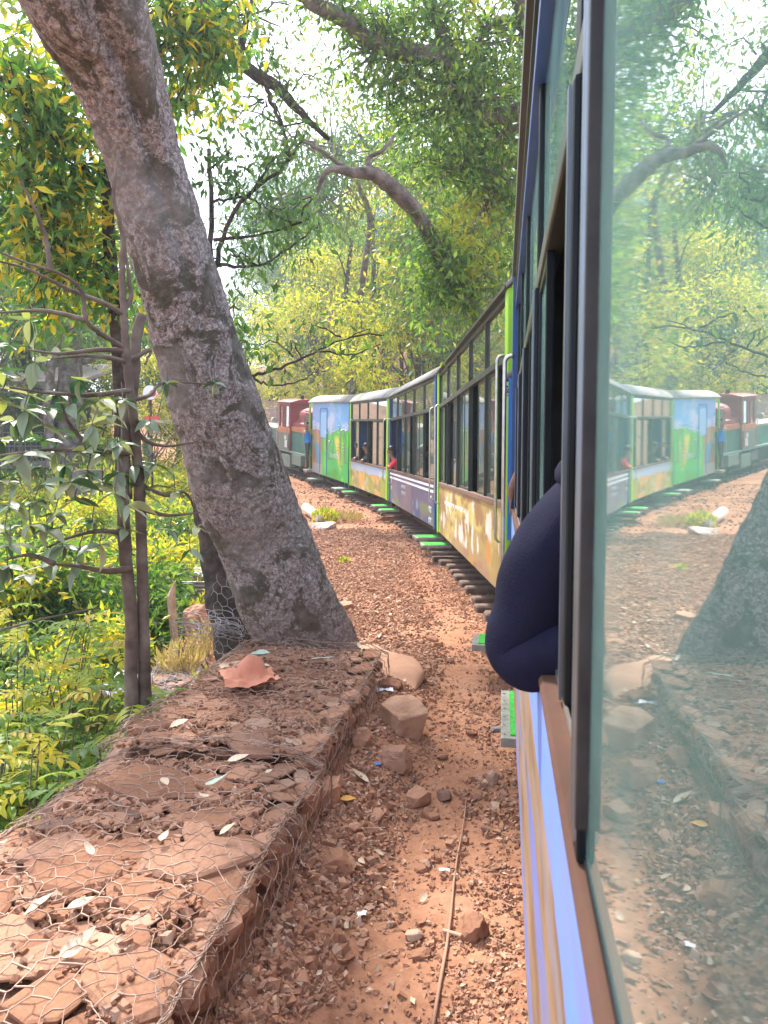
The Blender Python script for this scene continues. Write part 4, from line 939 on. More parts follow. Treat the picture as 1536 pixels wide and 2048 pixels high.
limb_tree('broadleaf_tree', 'broad leaved tree with yellow and green leaves behind the upper part of the leaning trunk', [
    [(250, 1000, 7.4, 16), (235, 700, 7.3, 14), (215, 400, 7.2, 12), (235, 150, 7.2, 10), (300, -40, 7.2, 7)],
    [(215, 400, 7.2, 6), (140, 300, 7, 5), (60, 230, 6.9, 3), (0, 160, 6.8, 2)], [(230, 560, 7.3, 5), (120, 460, 7.1, 4), (70, 370, 7, 3), (20, 340, 6.9, 2)], [(235, 150, 7.2, 6), (330, 90, 7.3, 5), (400, 60, 7.4, 3), (440, 110, 7.4, 2)],
    [(215, 400, 7.2, 5), (300, 250, 7.3, 4), (360, 200, 7.4, 3), (380, 230, 7.4, 2)]],
  [(40, 170, 6.9, 70, 60, 420), (110, 210, 7, 60, 50, 320), (60, 300, 7, 70, 50, 380), (150, 330, 7.1, 60, 50, 300), (40, 420, 7, 60, 50, 300), (130, 450, 7.1, 60, 50, 260), (210, 480, 7.2, 40, 50, 160), (340, 60, 7.3, 60, 60, 420), (400, 110, 7.4, 60, 50, 380), (330, 150, 7.3, 50, 50, 260), (430, 50, 7.4, 50, 40, 240), (380, 0, 7.3, 60, 40, 260), (60, 80, 6.9, 40, 60, 160), (210, 600, 7.2, 60, 60, 300), (340, 20, 7.3, 30, 40, 150), (40, 360, 6.9, 60, 60, 450), (110, 390, 7, 60, 50, 420), (20, 480, 6.9, 60, 60, 400), (90, 540, 7, 70, 50, 350), (170, 530, 7.1, 50, 50, 250), (50, 620, 7, 60, 50, 300), (140, 260, 7, 50, 50, 350), (340, 180, 7.3, 50, 50, 200), (420, 150, 7.4, 50, 60, 260)],
  mat_leaf('broad_leaves_mixed', [(0, (0.04, 0.12, 0.04)), (.45, (0.09, 0.20, 0.04)), (.70, (0.16, 0.27, 0.04)), (.85, (0.50, 0.42, 0.03)), (1, (0.58, 0.36, 0.03))], .42, (0.58, 0.45, 0.03), .9, (.58, .66)), M_BARK_DARK, (250, 1100, 7.5), .13, .35, 1.0)
random.seed(81)
limb_tree('twiggy_branch_tree', 'slender tree with thin bare twigs and few dark leaves right of the leaning trunk', [
    [(455, 900, 6.6, 9), (440, 740, 6.5, 6), (500, 750, 6.4, 3.6), (560, 735, 6.3, 2.8), (640, 700, 6.2, 2), (740, 655, 6.1, 1)],
    [(500, 752, 6.4, 3), (540, 770, 6.3, 2), (600, 762, 6.2, 1.4), (640, 740, 6.2, 1)],
    [(420, 560, 6.6, 6), (470, 420, 6.4, 4), (560, 340, 6.3, 3), (610, 270, 6.2, 2)], [(430, 480, 6.6, 4), (520, 470, 6.4, 2.5), (620, 440, 6.3, 2)], [(430, 530, 6.6, 4), (520, 530, 6.4, 2.5), (600, 480, 6.3, 2)],
    [(425, 400, 6.5, 3), (500, 390, 6.4, 2), (540, 330, 6.3, 1.5)], [(440, 740, 6.5, 7), (425, 560, 6.6, 6), (420, 300, 6.7, 4)], [(640, 700, 6.2, 2), (700, 710, 6.2, 1.5), (760, 690, 6.2, 1)]],
  [(560, 310, 6.3, 40, 30, 120), (470, 380, 6.4, 50, 40, 90), (520, 420, 6.4, 50, 40, 110), (450, 640, 6.5, 40, 30, 90), (490, 690, 6.5, 50, 30, 110), (590, 470, 6.3, 50, 30, 110), (600, 700, 6.2, 60, 25, 60), (700, 680, 6.2, 60, 20, 60), (440, 330, 6.5, 40, 50, 90), (520, 560, 6.4, 50, 30, 70), (480, 520, 6.4, 50, 40, 70), (580, 400, 6.3, 50, 40, 120)],
  L_DARK, M_BARK_DARK, (455, 1000, 6.6), .085, .5)
# thick upright trunks standing in the wood behind the train
random.seed(82)
for (x, yb, yt, D, hw, lb) in [(632, 800, 525, 41, 9, 'bare dark upright trunk in front of the yellow crowns'), (600, 830, 640, 44, 11, 'grey trunk just above the engine cab'), (672, 830, 620, 40, 12, 'thick grey trunk behind the mural van roof'), (706, 830, 560, 42, 11, 'thick grey trunk, right one of the pair behind the mural van'), (770, 800, 560, 36, 6, 'slim trunk behind the lime coach roof'), (868, 760, 620, 24, 9, 'leaning grey trunk above the slate blue coach roof'), (905, 740, 520, 22, 5, 'thin curved trunk beside the tan coach roof'), (150, 1000, 560, 21, 24, 'thick grey trunk behind the sapling by the verandah'), (100, 1000, 700, 19, 10, 'slim grey trunk right of the verandah'), (748, 780, 430, 30, 5, 'slim dark upright trunk over the lime coach roof'), (800, 770, 470, 27, 4, 'thin dark stem over the gap between lime and blue coach'), (838, 750, 360, 32, 6, 'tall dark upright trunk over the slate blue coach roof'), (940, 680, 420, 24, 5, 'slim dark trunk over the tan coach roof, left one'), (975, 640, 380, 26, 6, 'slim dark trunk over the tan coach roof, right one'), (690, 790, 480, 34, 5, 'slim dark upright trunk above the mural van roof')]:
    bp = px(x, yb, D); r_ = thing('tree', lb, 'tree', (bp.x, bp.y, gz(bp.x, bp.y) - .1)); tp = px(x, yt, D) - r_.location; w = hw * D / FPX; mb = MB()
    ln = random.uniform(-.4, .4) if 'leaning' not in lb else .9
    q = limb(mb, [(0, 0, -.2), (ln * .3, 0, tp.z * .35), (ln * .1, 0, tp.z * .7), (ln, 0, tp.z)], w * 1.15, w * .8, 12, .01)
    for k in range(4): e = q[-1 - k * 3] + Vector((random.uniform(-1.6, 1.6), random.uniform(-.5, .5), random.uniform(.4, 1.8))); limb(mb, [q[-1 - k * 3], q[-1 - k * 3].lerp(e, .5) + Vector((0, 0, .2)), e], w * .35, .02, 6, .02)
    mb.build('trunk', M_BARK_GREY if 'dark' not in lb else M_BARK_DARK, r_, True)
    cs = [tuple(q[-1] + Vector((random.gauss(0, 1.2), random.gauss(0, 1), random.gauss(1.0, .8)))) for _ in range(7)]
    link('crown', crown_mesh('crown', cs, [.8] * 7, 220, .15), random.choice([L_MID, L_OLIVE, L_YEL]), r_)
# ------------------------------------------------------------ stones
S_RED = mat_island('laterite_stone', [(0, (0.23, 0.115, 0.070)), (.35, (0.32, 0.165, 0.10)), (.6, (0.40, 0.225, 0.145)), (.8, (0.27, 0.15, 0.10)), (.93, (0.50, 0.34, 0.24)), (1, (0.15, 0.088, 0.065))])
S_GREY = mat_island('grey_stone', [(0, (0.16, 0.13, 0.12)), (.5, (0.30, 0.25, 0.24)), (1, (0.40, 0.34, 0.34))])
def ico_np(sub=1):
    bm = bmesh.new(); bmesh.ops.create_icosphere(bm, subdivisions=sub, radius=1); V = np.array([v.co[:] for v in bm.verts]); F = np.array([[v.index for v in f.verts] for f in bm.faces]); bm.free(); return V, F
CUBE = np.array([(-1, -1, -1), (1, -1, -1), (1, 1, -1), (-1, 1, -1), (-1, -1, 1), (1, -1, 1), (1, 1, 1), (-1, 1, 1)]) * .72
CUBEF = np.array([(0, 2, 1), (0, 3, 2), (4, 5, 6), (4, 6, 7), (0, 1, 5), (0, 5, 4), (1, 2, 6), (1, 6, 5), (2, 3, 7), (2, 7, 6), (3, 0, 4), (3, 4, 7)])
ICO, ICOF = ico_np(1); ICO2, ICOF2 = ico_np(2)
def pebble_cloud(name, pos, size, mat, parent=None, kind='stuff', flat=(.45, .85)):
    n = len(pos); q = rng.normal(size=(n, 4)); q /= np.linalg.norm(q, axis=1, keepdims=True); a, b, c, d = q.T
    Rm = np.stack([1 - 2 * (c * c + d * d), 2 * (b * c - a * d), 2 * (b * d + a * c), 2 * (b * c + a * d), 1 - 2 * (b * b + d * d), 2 * (c * d - a * b), 2 * (b * d - a * c), 2 * (c * d + a * b), 1 - 2 * (b * b + c * c)], -1).reshape(n, 3, 3)
    B = CUBE[None] * (0.62 + .55 * rng.random((n, 8, 1))) + .22 * rng.normal(size=(n, 8, 3))
    B[:, 4:, :2] *= (.45 + .5 * rng.random((n, 1, 1)))
    B = B * np.stack([np.ones(n), .6 + .35 * rng.random(n), flat[0] + (flat[1] - flat[0]) * rng.random(n)], -1)[:, None]
    yaw = rng.random(n) * 6.28; tilt = rng.normal(size=n) * .35
    # mostly lying flat: yaw plus a small tilt
    cy, sy = np.cos(yaw), np.sin(yaw); ct, st = np.cos(tilt), np.sin(tilt)
    x, y, z = B[..., 0], B[..., 1], B[..., 2]
    x2 = x * ct[:, None] + z * st[:, None]; z2 = -x * st[:, None] + z * ct[:, None]
    V = np.stack([x2 * cy[:, None] - y * sy[:, None], x2 * sy[:, None] + y * cy[:, None], z2], -1) * size[:, None, None] + pos[:, None]
    Fs = (CUBEF[None] + (np.arange(n) * 8)[:, None, None]).reshape(-1, 3)
    o = link(name, np_mesh(name, V.reshape(-1, 3), Fs), mat, parent)
    if kind: o['kind'] = kind
    return o
def rock_mesh(seed, sx, sy, sz, cuts=7, rough=.05, sub=2):
    """angular rock: a rounded block cut by random planes"""
    r_ = np.random.default_rng(seed); V, F_ = (ICO2.copy(), ICOF2) if sub == 2 else ico_np(sub)
    V = np.sign(V) * np.abs(V) ** .62; V /= np.abs(V).max()
    for k in range(cuts + 5):
        nrm = r_.normal(size=3); nrm /= np.linalg.norm(nrm); lim = .58 + .32 * r_.random(); d = V @ nrm; m_ = d > lim; V[m_] -= (d[m_] - lim)[:, None] * nrm
    V[:, 2] = np.minimum(V[:, 2], .70 + .12 * V[:, 0])
    V += rough * (np.stack([vnoise(V[:, 0] * 4 + s_, V[:, 1] * 4, V[:, 2] * 4 + seed) for s_ in (1, 7, 13)], -1) - .5) * 2
    return np_mesh('rock', V * np.array([sx, sy, sz]) * 1.12, F_)
def slab_mesh(seed, sx, sy, sz):
    r_ = np.random.default_rng(seed); k = 8; a = np.linspace(0, 2 * np.pi, k, endpoint=False) + r_.random(k) * .45; rr = (.5 + .12 * r_.random(k)) / np.maximum(np.abs(np.cos(a)) * .8, np.abs(np.sin(a)) * .95).clip(.72, 1)
    x, y = rr * np.cos(a) * sx, rr * np.sin(a) * sy; V = []
    for (s_, z) in ((.92, -.5), (1.0, -.3), (1.0, .25), (.90, .5)): V += [(x[i] * s_, y[i] * s_, z * sz * (1 + .25 * r_.random())) for i in range(k)]
    for (s_, z) in ((.5, .53),): V += [(x[i] * s_ + .02 * sx * r_.normal(), y[i] * s_, z * sz * (1 + .25 * r_.random())) for i in range(k)]
    V.append((0, 0, .55 * sz)); f = []
    for l in range(4): f += [(l * k + i, l * k + (i + 1) % k, (l + 1) * k + (i + 1) % k, (l + 1) * k + i) for i in range(k)]
    f += [(4 * k + i, 4 * k + (i + 1) % k, 5 * k) for i in range(k)]; f.append(tuple(range(k))[::-1])
    me = bpy.data.meshes.new('stone'); me.from_pydata([tuple(map(float, v)) for v in V], [], f); me.update(); return me

# ------------------------------------------------------------ gabions: stones in wire baskets along the path
M_WIRE = mat_noise('weathered_wire', (0.22, 0.13, 0.09), (0.48, 0.34, 0.26), 7, 0.55, 0.1, 0.003, metal=0.35)
M_WIREGREY = mat_noise('grey_wire', (0.28, 0.27, 0.26), (0.45, 0.43, 0.42), 7, 0.5, 0.1, 0.003, metal=0.35)
M_CORE = mat_noise('packed_rubble_earth', (0.12, 0.06, 0.035), (0.30, 0.15, 0.09), 20, 1, 0.8, 0.03)
slabs = [slab_mesh(i, random.uniform(.8, 1.25), random.uniform(.7, 1.0), random.uniform(.35, .55)) for i in range(9)]
blocks = [rock_mesh(50 + i, .55, .45, .40, 8, .05, 2) for i in range(8)]
for me in slabs + blocks: me.materials.append(S_RED)
def gabion(label, P, head, L, Wd, Hh, cell, topfn, stone_mat=None, seed=1, wiremat=None, nslab=(7, 5), wr=.0016):
    """basket: local X along its length, Y to the left, Z up; right face at Y = 0"""
    random.seed(seed); r_ = np.random.default_rng(seed)
    root = thing('gabion', label, 'gabion', P, (0, 0, math.pi / 2 - head), 'stone filled wire baskets beside the path')
    tz = lambda x, y: Hh + topfn(x, y)
    # rubble core
    gx, gy = 26, 12; V = []; 
    XX, YY = np.meshgrid(np.linspace(.03, L - .03, gx), np.linspace(.04, Wd - .04, gy)); ZZ = np.array([[tz(a, b_) for a, b_ in zip(r1, r2)] for r1, r2 in zip(XX, YY)]) - .045
    id_ = np.arange(gx * gy).reshape(gy, gx); F_ = np.stack([id_[:-1, :-1], id_[:-1, 1:], id_[1:, 1:], id_[1:, :-1]], -1).reshape(-1, 4)
    Vt_ = np.stack([XX, YY, ZZ], -1).reshape(-1, 3); ring = np.concatenate([id_[0, :], id_[1:, -1], id_[-1, -2::-1], id_[-2:0:-1, 0]]); Vb = Vt_[ring].copy(); Vb[:, 2] = -.3; nb = len(Vt_); rl = len(ring)
    F2 = np.array([[ring[i], nb + i, nb + (i + 1) % rl, ring[(i + 1) % rl]] for i in range(rl)])
    link('rubble_core', np_mesh('rubble_core', np.vstack([Vt_, Vb]), np.vstack([F_, F2])), M_CORE, root)
    # top stones, laid like rough paving of mixed sizes
    nxs, nys = nslab; placed = []
    for _ in range(6000):
        if len(placed) > nxs * nys * 2.2: break
        rad = random.choice([.09, .075, .065, .055, .05, .045, .04, .035, .03]) if len(placed) > 5 else random.choice([.13, .11])
        x, y = random.uniform(rad * .8, L - rad * .8), random.uniform(rad * .8, Wd - rad * .8)
        if all((x - a) ** 2 + (y - b_) ** 2 > ((rad + c_) * .86) ** 2 for a, b_, c_ in placed):
            placed.append((x, y, rad)); me = random.choice(slabs); s_ = rad * 1.95
            link('stone', me, None, root, (x, y, tz(x, y) - .028 + random.uniform(-.012, .016)), (random.gauss(0, .07), random.gauss(0, .07), random.uniform(0, 6.28)), (s_ * random.uniform(.9, 1.1), s_ * random.uniform(.8, 1), s_ * random.uniform(.20, .36)))
    # face stones
    for (yy, sgn) in ((.055, -1), (Wd - .055, 1)):
        x = .08
        while x < L - .05:
            hh = Hh + topfn(x, yy); z = .05; w = random.uniform(.12, .24)
            while z < hh - .03:
                h_ = random.uniform(.07, .14); link('stone', random.choice(blocks), None, root, (x + random.uniform(-.02, .02), yy + random.uniform(-.015, .015), min(z + h_ / 2, hh - .05)), (random.gauss(0, .12), random.gauss(0, .12), random.gauss(0, .3)), (w * .95, .13 * 1.1, h_ * 1.25)); z += h_ * .93
            x += w * .85
    # rubble between the slabs
    n_ = int(L * Wd * 4200); xy = r_.random((n_, 2)) * [L - .04, Wd - .04] + .02
    keep = fbm(xy[:, 0] * 2.2 + seed, xy[:, 1] * 2.2) > .40; xy = xy[keep]
    onslab = np.zeros(len(xy), bool)
    for a, b_, c_ in placed: onslab |= ((xy[:, 0] - a) ** 2 + (xy[:, 1] - b_) ** 2) < (c_ * .85) ** 2
    xy = xy[(~onslab) | (r_.random(len(xy)) < .16)]
    sz = .006 + .016 * r_.random(len(xy)) ** 2.2; zz = np.array([tz(a, b_) for a, b_ in xy]) - .022 + .4 * sz
    pebble_cloud('rubble', np.column_stack([xy, zz]), sz, stone_mat or S_RED, root)
    # hexagonal netting draped over top and right face
    wm = MB(); cx = cell; cyy = cell * .86
    def drape(x, t):  # t: distance over the top measured from the right edge; negative runs down the face
        nz = .5 * (vnoise(np.array([x * 5 + seed]), np.array([t * 5]))[0] - .5) * .05 + .018
        if t >= 0:
            if t > Wd: return Vector((x, Wd + .02 + abs(nz), tz(x, Wd) - (t - Wd)))
            e = min(t, Wd - t); return Vector((x, t, tz(x, t) + nz + .006 - (.02 * max(0, 1 - e / .05))))
        return Vector((x, -.02 - abs(nz) * 1.0, tz(x, 0) + t))
    tmin = -(Hh + .02); tmax = Wd + Hh * .8; K = {}
    def node(x, t):
        k = (round(x / cell * 4), round(t / cell * 4))
        if k not in K:
            jx, jt = random.gauss(0, cell * .13), random.gauss(0, cell * .13); xx = min(max(x + jx, -.01), L + .01)
            K[k] = drape(xx, t + jt) + Vector((0, 0, random.gauss(0, .003)))
        return K[k]
    rows = int((tmax - tmin) / (cell * .75)) + 1; cols = int(L / cell) + 1
    for j in range(rows):
        t = tmin + j * cell * .75; o_ = (j % 2) * cell / 2
        for i in range(-1, cols + 1):
            x = i * cell + o_
            if x < -cell or x > L + cell * .4: continue
            a_ = node(x, t); b_ = node(x + cell / 2, t + cell * .25); c_ = node(x + cell, t); d_ = node(x + cell / 2, t + cell * .75)
            for (p, q, rr) in ((a_, b_, wr), (b_, c_, wr), (b_, d_, wr * 1.5)):
                md = (p + q) / 2 + Vector((random.gauss(0, .004), random.gauss(0, .004), random.gauss(.001, .003))); wm.tube([p, md, q], rr, 4, False)
    wm.build('wire_netting', wiremat or M_WIRE, root, True)
    # thick selvedge wire and twisted lacing loops along the edges
    ed = MB()
    for (ya, fn_) in ((0, lambda x: drape(x, 0.0)), (Wd, lambda x: drape(x, Wd))):
        for k in range(3): ed.tube([fn_(x) + Vector((0, random.gauss(0, .006), random.gauss(.004, .006))) for x in np.linspace(0, L, int(L / .06))], wr * 1.5, 5)
        x = 0
        while x < L:
            p = fn_(x); s_ = random.uniform(.012, .03); ed.tube([p + Vector((random.gauss(0, .01) + .02 * math.cos(t), s_ * math.cos(t * 1.7 + 1), s_ * math.sin(t) + .004)) for t in np.linspace(0, random.uniform(4, 8), 12)], wr * 1.1, 4); x += random.uniform(.03, .09)
        # loose strands hanging down the face
        if ya == 0:
            for _ in range(int(L * 16)):
                x = random.uniform(0, L); p = fn_(x); ed.tube([p, p + Vector((random.gauss(0, .03), -.02, -.06)), p + Vector((random.gauss(0, .05), random.uniform(-.05, 0), -random.uniform(.1, Hh * .9)))], wr * .8, 4, False)
    for xx in (0.0, L):
        for k in range(2): ed.tube([drape(xx, t) + Vector((random.gauss(0, .006), 0, random.gauss(.006, .005))) for t in np.linspace(-Hh, Wd + .1, 26)], wr * 1.5, 5)
        for _ in range(20):
            p = drape(xx, random.uniform(0, Wd)); ed.tube([p + Vector((.018 * math.cos(t * 1.3), random.gauss(0, .004) + .03 * t / 6, .014 * math.sin(t))) for t in np.linspace(0, 6, 10)], wr, 4)
    ed.build('lacing_wire', wiremat or M_WIRE, root, True)
    return root
def gp(s, u): q = NEAR + fwd(HEAD[0]) * s + lft(HEAD[0]) * u; return (q[0], q[1])
t1 = lambda x, y: .02 * math.sin(x * 2.1 + y) - .03 * sstep(.15, .0, y) - .05 * float(sstep(.8, 1.0, y)) + .025 * (float(vnoise(np.array([x * 3.]), np.array([y * 3.]))[0]) - .5)
A = gp(1.02, .80); B = gp(2.98, .84)
gab1 = gabion('nearest wire basket of red stones at the lower left corner of the picture', (A[0], A[1], 0), HEAD[0], 1.95, .95, .35, .080, t1, seed=3, nslab=(11, 6))
gab2 = gabion('wire basket of flat red stones ending at the foot of the leaning tree', (B[0], B[1], 0.0), HEAD[0], 1.85, .93, .345, .078, lambda x, y: .02 * math.sin(x * 1.7 + 2) + .03 * x / 2 - .04 * float(sstep(.12, .0, y)) + .03 * (float(vnoise(np.array([x * 3.]), np.array([y * 3. + 9]))[0]) - .5), seed=4, nslab=(12, 7))
A = px(328, 1395, 6.3)
gab3 = gabion('low basket of grey stones lining the footpath behind the sapling', (px(365, 1400, 5.6).x, 5.6, -.50), R(-8), 1.9, .40, .16, .08, lambda x, y: 0.0, stone_mat=S_GREY, seed=6, wiremat=M_WIREGREY, nslab=(8, 3))
# grey netting rolled up against the dark trunk
nt_ = thing('wire_netting_roll', 'loose grey wire netting standing against the foot of the dark trunk', 'wire netting', tuple(px(470, 1320, 5.5))[:2] + (.15,)); mb = MB(); random.seed(9)
c0 = px(488, 1250, 5.62) - nt_.location
def nr(i, j): a = -2.6 + i * .32; return Vector((c0.x + .28 * math.cos(a), c0.y + .16 * math.sin(a) + .05, -.02 + j * .075 + .02 * math.sin(i * 2.)))
for j in range(8):
    for i in range(8):
        o_ = .5 * (j % 2); a_, b_, c_, d_ = nr(i + o_, j), nr(i + o_ + .5, j + .33), nr(i + o_ + 1, j), nr(i + o_ + .5, j + 1)
        for (p, q) in ((a_, b_), (b_, c_), (b_, d_)): mb.tube([p, (p + q) / 2 + Vector((random.gauss(0, .004), random.gauss(0, .004), 0)), q], .0022, 4, False)
for _ in range(24):
    p = c0 + Vector((random.uniform(-.42, -.05), random.uniform(-.35, .05), random.uniform(-.05, .10))); mb.tube([p + Vector((.09 * math.cos(t), .05 * math.sin(t * 1.3), .05 * math.sin(t * .7))) for t in np.linspace(0, random.uniform(4, 9), 14)], .0025, 4, False)
mb.build('netting', M_WIREGREY, nt_, True)

# ------------------------------------------------------------ loose gravel over the path (nobody could count it)
N = 150000; yy = 1.5 + (rng.random(N) ** 1.7) * 15; xx = np.interp(yy, SIDE[:, 1], SIDE[:, 0]) - (rng.random(N) * (1.15 + .12 * yy) - .35)
u_ = usign(xx, yy); dens = .25 + .75 * sstep(.40, .75, u_) + .65 * sstep(.30, .05, u_)
dens *= .45 + 1.1 * sstep(.38, .58, fbm(xx * 2.3, yy * 1.3, 4)); k_ = rng.random(N) < dens
inside = (u_ > .80) & (u_ < 1.9) & (yy < 5.0); k_ &= ~inside; xx, yy, u_ = xx[k_], yy[k_], u_[k_]
sz = (.004 + .016 * rng.random(len(xx)) ** 3.2 * (.8 + .5 * sstep(.45, .8, u_))) * (1 + .05 * np.clip(yy - 4, 0, 10))
pebble_cloud('gravel', np.column_stack([xx, yy, ground_z(xx, yy) + sz * .22]), sz, S_RED)
N = 8000; yy = 2 + rng.random(N) ** 1.4 * 9; xx = np.interp(yy, SIDE[:, 1], SIDE[:, 0]) - (rng.random(N) * (1.1 + .1 * yy) - .3); u_ = usign(xx, yy); k_ = ~((u_ > .80) & (u_ < 1.9) & (yy < 5.0)) & (fbm(xx * 1.7, yy * 1.2, 8) + .35 * sstep(.4, .75, u_) > .58); xx, yy = xx[k_], yy[k_]
sz = .013 + .016 * rng.random(len(xx)) ** 1.6; o = pebble_cloud('coarse_gravel', np.column_stack([xx, yy, ground_z(xx, yy) + sz * .35]), sz, S_RED)
# ballast and dust on the sleepers' ends, far stones
N = 5000; yy = 12 + rng.random(N) * 16; xx = np.interp(yy, SIDE[:, 1], SIDE[:, 0]) - (rng.random(N) ** 1.5 * 3.2 - .4); sz = .012 + .03 * rng.random(N) ** 3
pebble_cloud('far_gravel', np.column_stack([xx, yy, ground_z(xx, yy) + sz * .3]), sz, S_RED)
# litter of small dry leaves and chips
M_DRY = mat_leaf('dry_leaf', [(0, (0.36, 0.20, 0.12)), (.4, (0.50, 0.33, 0.22)), (.75, (0.66, 0.52, 0.38)), (1, (0.42, 0.26, 0.16))], .15, rough=.7, spec=.2)
N = 2400; yy = 1.6 + rng.random(N) ** 1.3 * 13; xx = np.interp(yy, SIDE[:, 1], SIDE[:, 0]) - (rng.random(N) * (1.2 + .16 * yy) - .1); u_ = usign(xx, yy); k_ = ~((u_ > .80) & (u_ < 1.9) & (yy < 5.0)) & (rng.random(N) < .25 + .75 * sstep(.4, .8, u_)); xx, yy = xx[k_], yy[k_]; N = len(xx)
dd = rng.normal(size=(N, 3)); dd[:, 2] *= .12; L_ = .012 + .03 * rng.random(N) ** 2; V, F_ = leaves_np(np.column_stack([xx, yy, ground_z(xx, yy) + .012]), dd, L_, L_ * .5, .2, up=np.tile([0, 0, 1.], (N, 1)))
tag(link('leaf_litter', np_mesh('leaf_litter', V, F_), M_DRY), kind='stuff')
# straws
mb = MB(); random.seed(3)
for _ in range(60):
    y = random.uniform(2.0, 8); x = float(np.interp(y, SIDE[:, 1], SIDE[:, 0])) - random.uniform(.08, .75); a = random.uniform(0, 6.28); l_ = random.uniform(.04, .14); z = gz(x, y) + .014
    mb.tube([(x, y, z), (x + l_ * .5 * math.cos(a), y + l_ * .5 * math.sin(a), z + random.uniform(.002, .02)), (x + l_ * math.cos(a + .3), y + l_ * math.sin(a + .3), z)], .0011, 4, False)
tag(mb.build('dry_straw', mat_noise('straw', (.42, .28, .18), (.62, .46, .32), 8, .8, 0)), kind='stuff')

# ------------------------------------------------------------ rocks one can tell apart
def rock(x, y, D, w, h, dep, label, seed, rz=0.0, mat=None, cuts=7, zoff=0.0, name='rock', cat='rock', group=None, tilt=0):
    p = px(x, y, D); me = rock_mesh(seed, w / 2, dep / 2, h * .8, cuts, .07, 4); me.materials.append(mat or S_RED)
    o = link(name, me, None, None, (p.x, D, gz(p.x, D) + h * .22 + zoff), (tilt, 0, rz)); tag(o, label, cat, group); return o
rock(808, 1478, 4.22, .30, .20, .26, 'big pale brown boulder on the gravel beside the far gabion', 104, .35, mat_noise('pale_laterite', (0.33, 0.18, 0.11), (0.50, 0.30, 0.19), 6, .95, .6, .01), cuts=9)
rock(792, 1562, 3.72, .19, .10, .15, 'second largest rock, brown and wedge shaped, just nearer than the big boulder', 117, -.4)
rock(725, 1556, 3.82, .12, .10, .11, 'roundish red rock between the gabion edge and the wedge shaped rock', 131, .2)
rock(778, 1386, 4.75, .17, .07, .13, 'flat squared stone at the end of the smooth cement ledge', 142, .1)
rock(655, 1700, 3.12, .20, .10, .10, 'long reddish rock lying against the foot of the gabion', 155, 1.1)
rock(668, 1835, 2.72, .12, .05, .15, 'flat triangular red stone lying on the gravel near the gabion foot', 163, .5)
rock(948, 1932, 2.45, .11, .07, .10, 'angular orange brown stone low on the path beside our coach', 177, .7)
rock(836, 1632, 3.42, .12, .07, .09, 'dark edged red stone in the middle of the path', 181, .9)
rock(984, 1590, 3.62, .05, .085, .05, 'small pointed dark stone standing upright near our coach', 193, .3)
rock(840, 1972, 2.33, .07, .03, .05, 'small flat pinkish stone at the bottom of the path', 201, 0)
rock(1000, 1440, 4.35, .16, .03, .08, 'flat greyish stone on the path beside our coach step', 211, .2, S_GREY)
rock(690, 1190, 7.9, .28, .09, .16, 'dark flat rock right of the leaning tree foot', 221, .1)
rock(385, 1345, 6.2, .38, .22, .25, 'blackened round edged boulder behind the far end of the gabion', 231, .2, mat_noise('soot_black_rock', (.02, .016, .014), (.09, .06, .05), 7, .9, .6), zoff=-.10)
rock(388, 1255, 8.6, .34, .32, .25, 'upright brown rock below the corrugated sheet', 241, .9, zoff=.05)
rock(362, 1270, 8.3, .22, .2, .2, 'small reddish rock beside the split wooden post', 251, .3, zoff=0)
rock(780, 1035, 18.2, .62, .12, .30, 'flat dark stone at the right end of the yellow weed patch', 261, .0)
random.seed(12)
for i in range(34):
    D = random.uniform(2.2, 7.0); u_ = random.choice([random.uniform(.45, .76), random.uniform(.1, .7)]); x = float(np.interp(D, SIDE[:, 1], SIDE[:, 0])) - u_; me = rock_mesh(300 + i % 9, .5, .42, .34, 7, .05, 2)
    me.materials.append(S_RED); s_ = random.uniform(.05, .095); tag(link('stone', me, None, None, (x, D, gz(x, D) + s_ * .13), (random.gauss(0, .2), random.gauss(0, .2), random.uniform(0, 6.28)), (s_, s_, s_ * random.uniform(.7, 1))), ('smaller ' if s_ < .07 else 'larger ') + 'loose red stone ' + ('by the gabion foot ' if u_ > .45 else 'near our coach side ') + ('at the very bottom of the path' if D < 3 else 'nearer than the big boulder' if D < 4.1 else 'about level with the big boulder' if D < 5.2 else 'farther up the path than the big boulder'), 'stone', 'loose fist sized stones on the path')

# smooth cement ledge beside the tree foot
pts = [px(728, 1240, 6.45), px(752, 1262, 6.0), px(782, 1292, 5.55), px(800, 1330, 5.15), px(806, 1365, 4.85)]; wv = [.06, .15, .185, .175, .07]; V = []; K = 14
sp_ = spline([tuple(p)[:2] + (w,) for p, w in zip(pts, wv)], 8)
for i, q in enumerate(sp_):
    t = i / (len(sp_) - 1); x0_, y0_, w = q; g_ = gz(x0_, y0_)
    d = np.array(sp_[min(i + 1, len(sp_) - 1)][:2]) - np.array(sp_[max(0, i - 1)][:2]); d /= np.linalg.norm(d); l_ = np.array([-d[1], d[0]]); endf = min(1, math.sin(math.pi * min(1, max(.02, t))) * 2.2)
    for k in range(K): a = math.pi * k / (K - 1); V.append((x0_ + l_[0] * w * math.cos(a), y0_ + l_[1] * w * math.cos(a), g_ - .03 + .075 * endf * math.sin(a) ** .7 + .006 * math.sin(i * .8)))
F_ = [(i * K + k, i * K + k + 1, (i + 1) * K + k + 1, (i + 1) * K + k) for i in range(len(sp_) - 1) for k in range(K - 1)]
tag(link('cement_ledge', np_mesh('cement_ledge', np.array(V), np.array(F_), True), mat_noise('dusty_cement', (0.36, 0.19, 0.115), (0.44, 0.25, 0.16), 5, .95, .5, .015)), 'smooth rounded dust covered cement ledge beside the foot of the leaning tree', 'ledge')
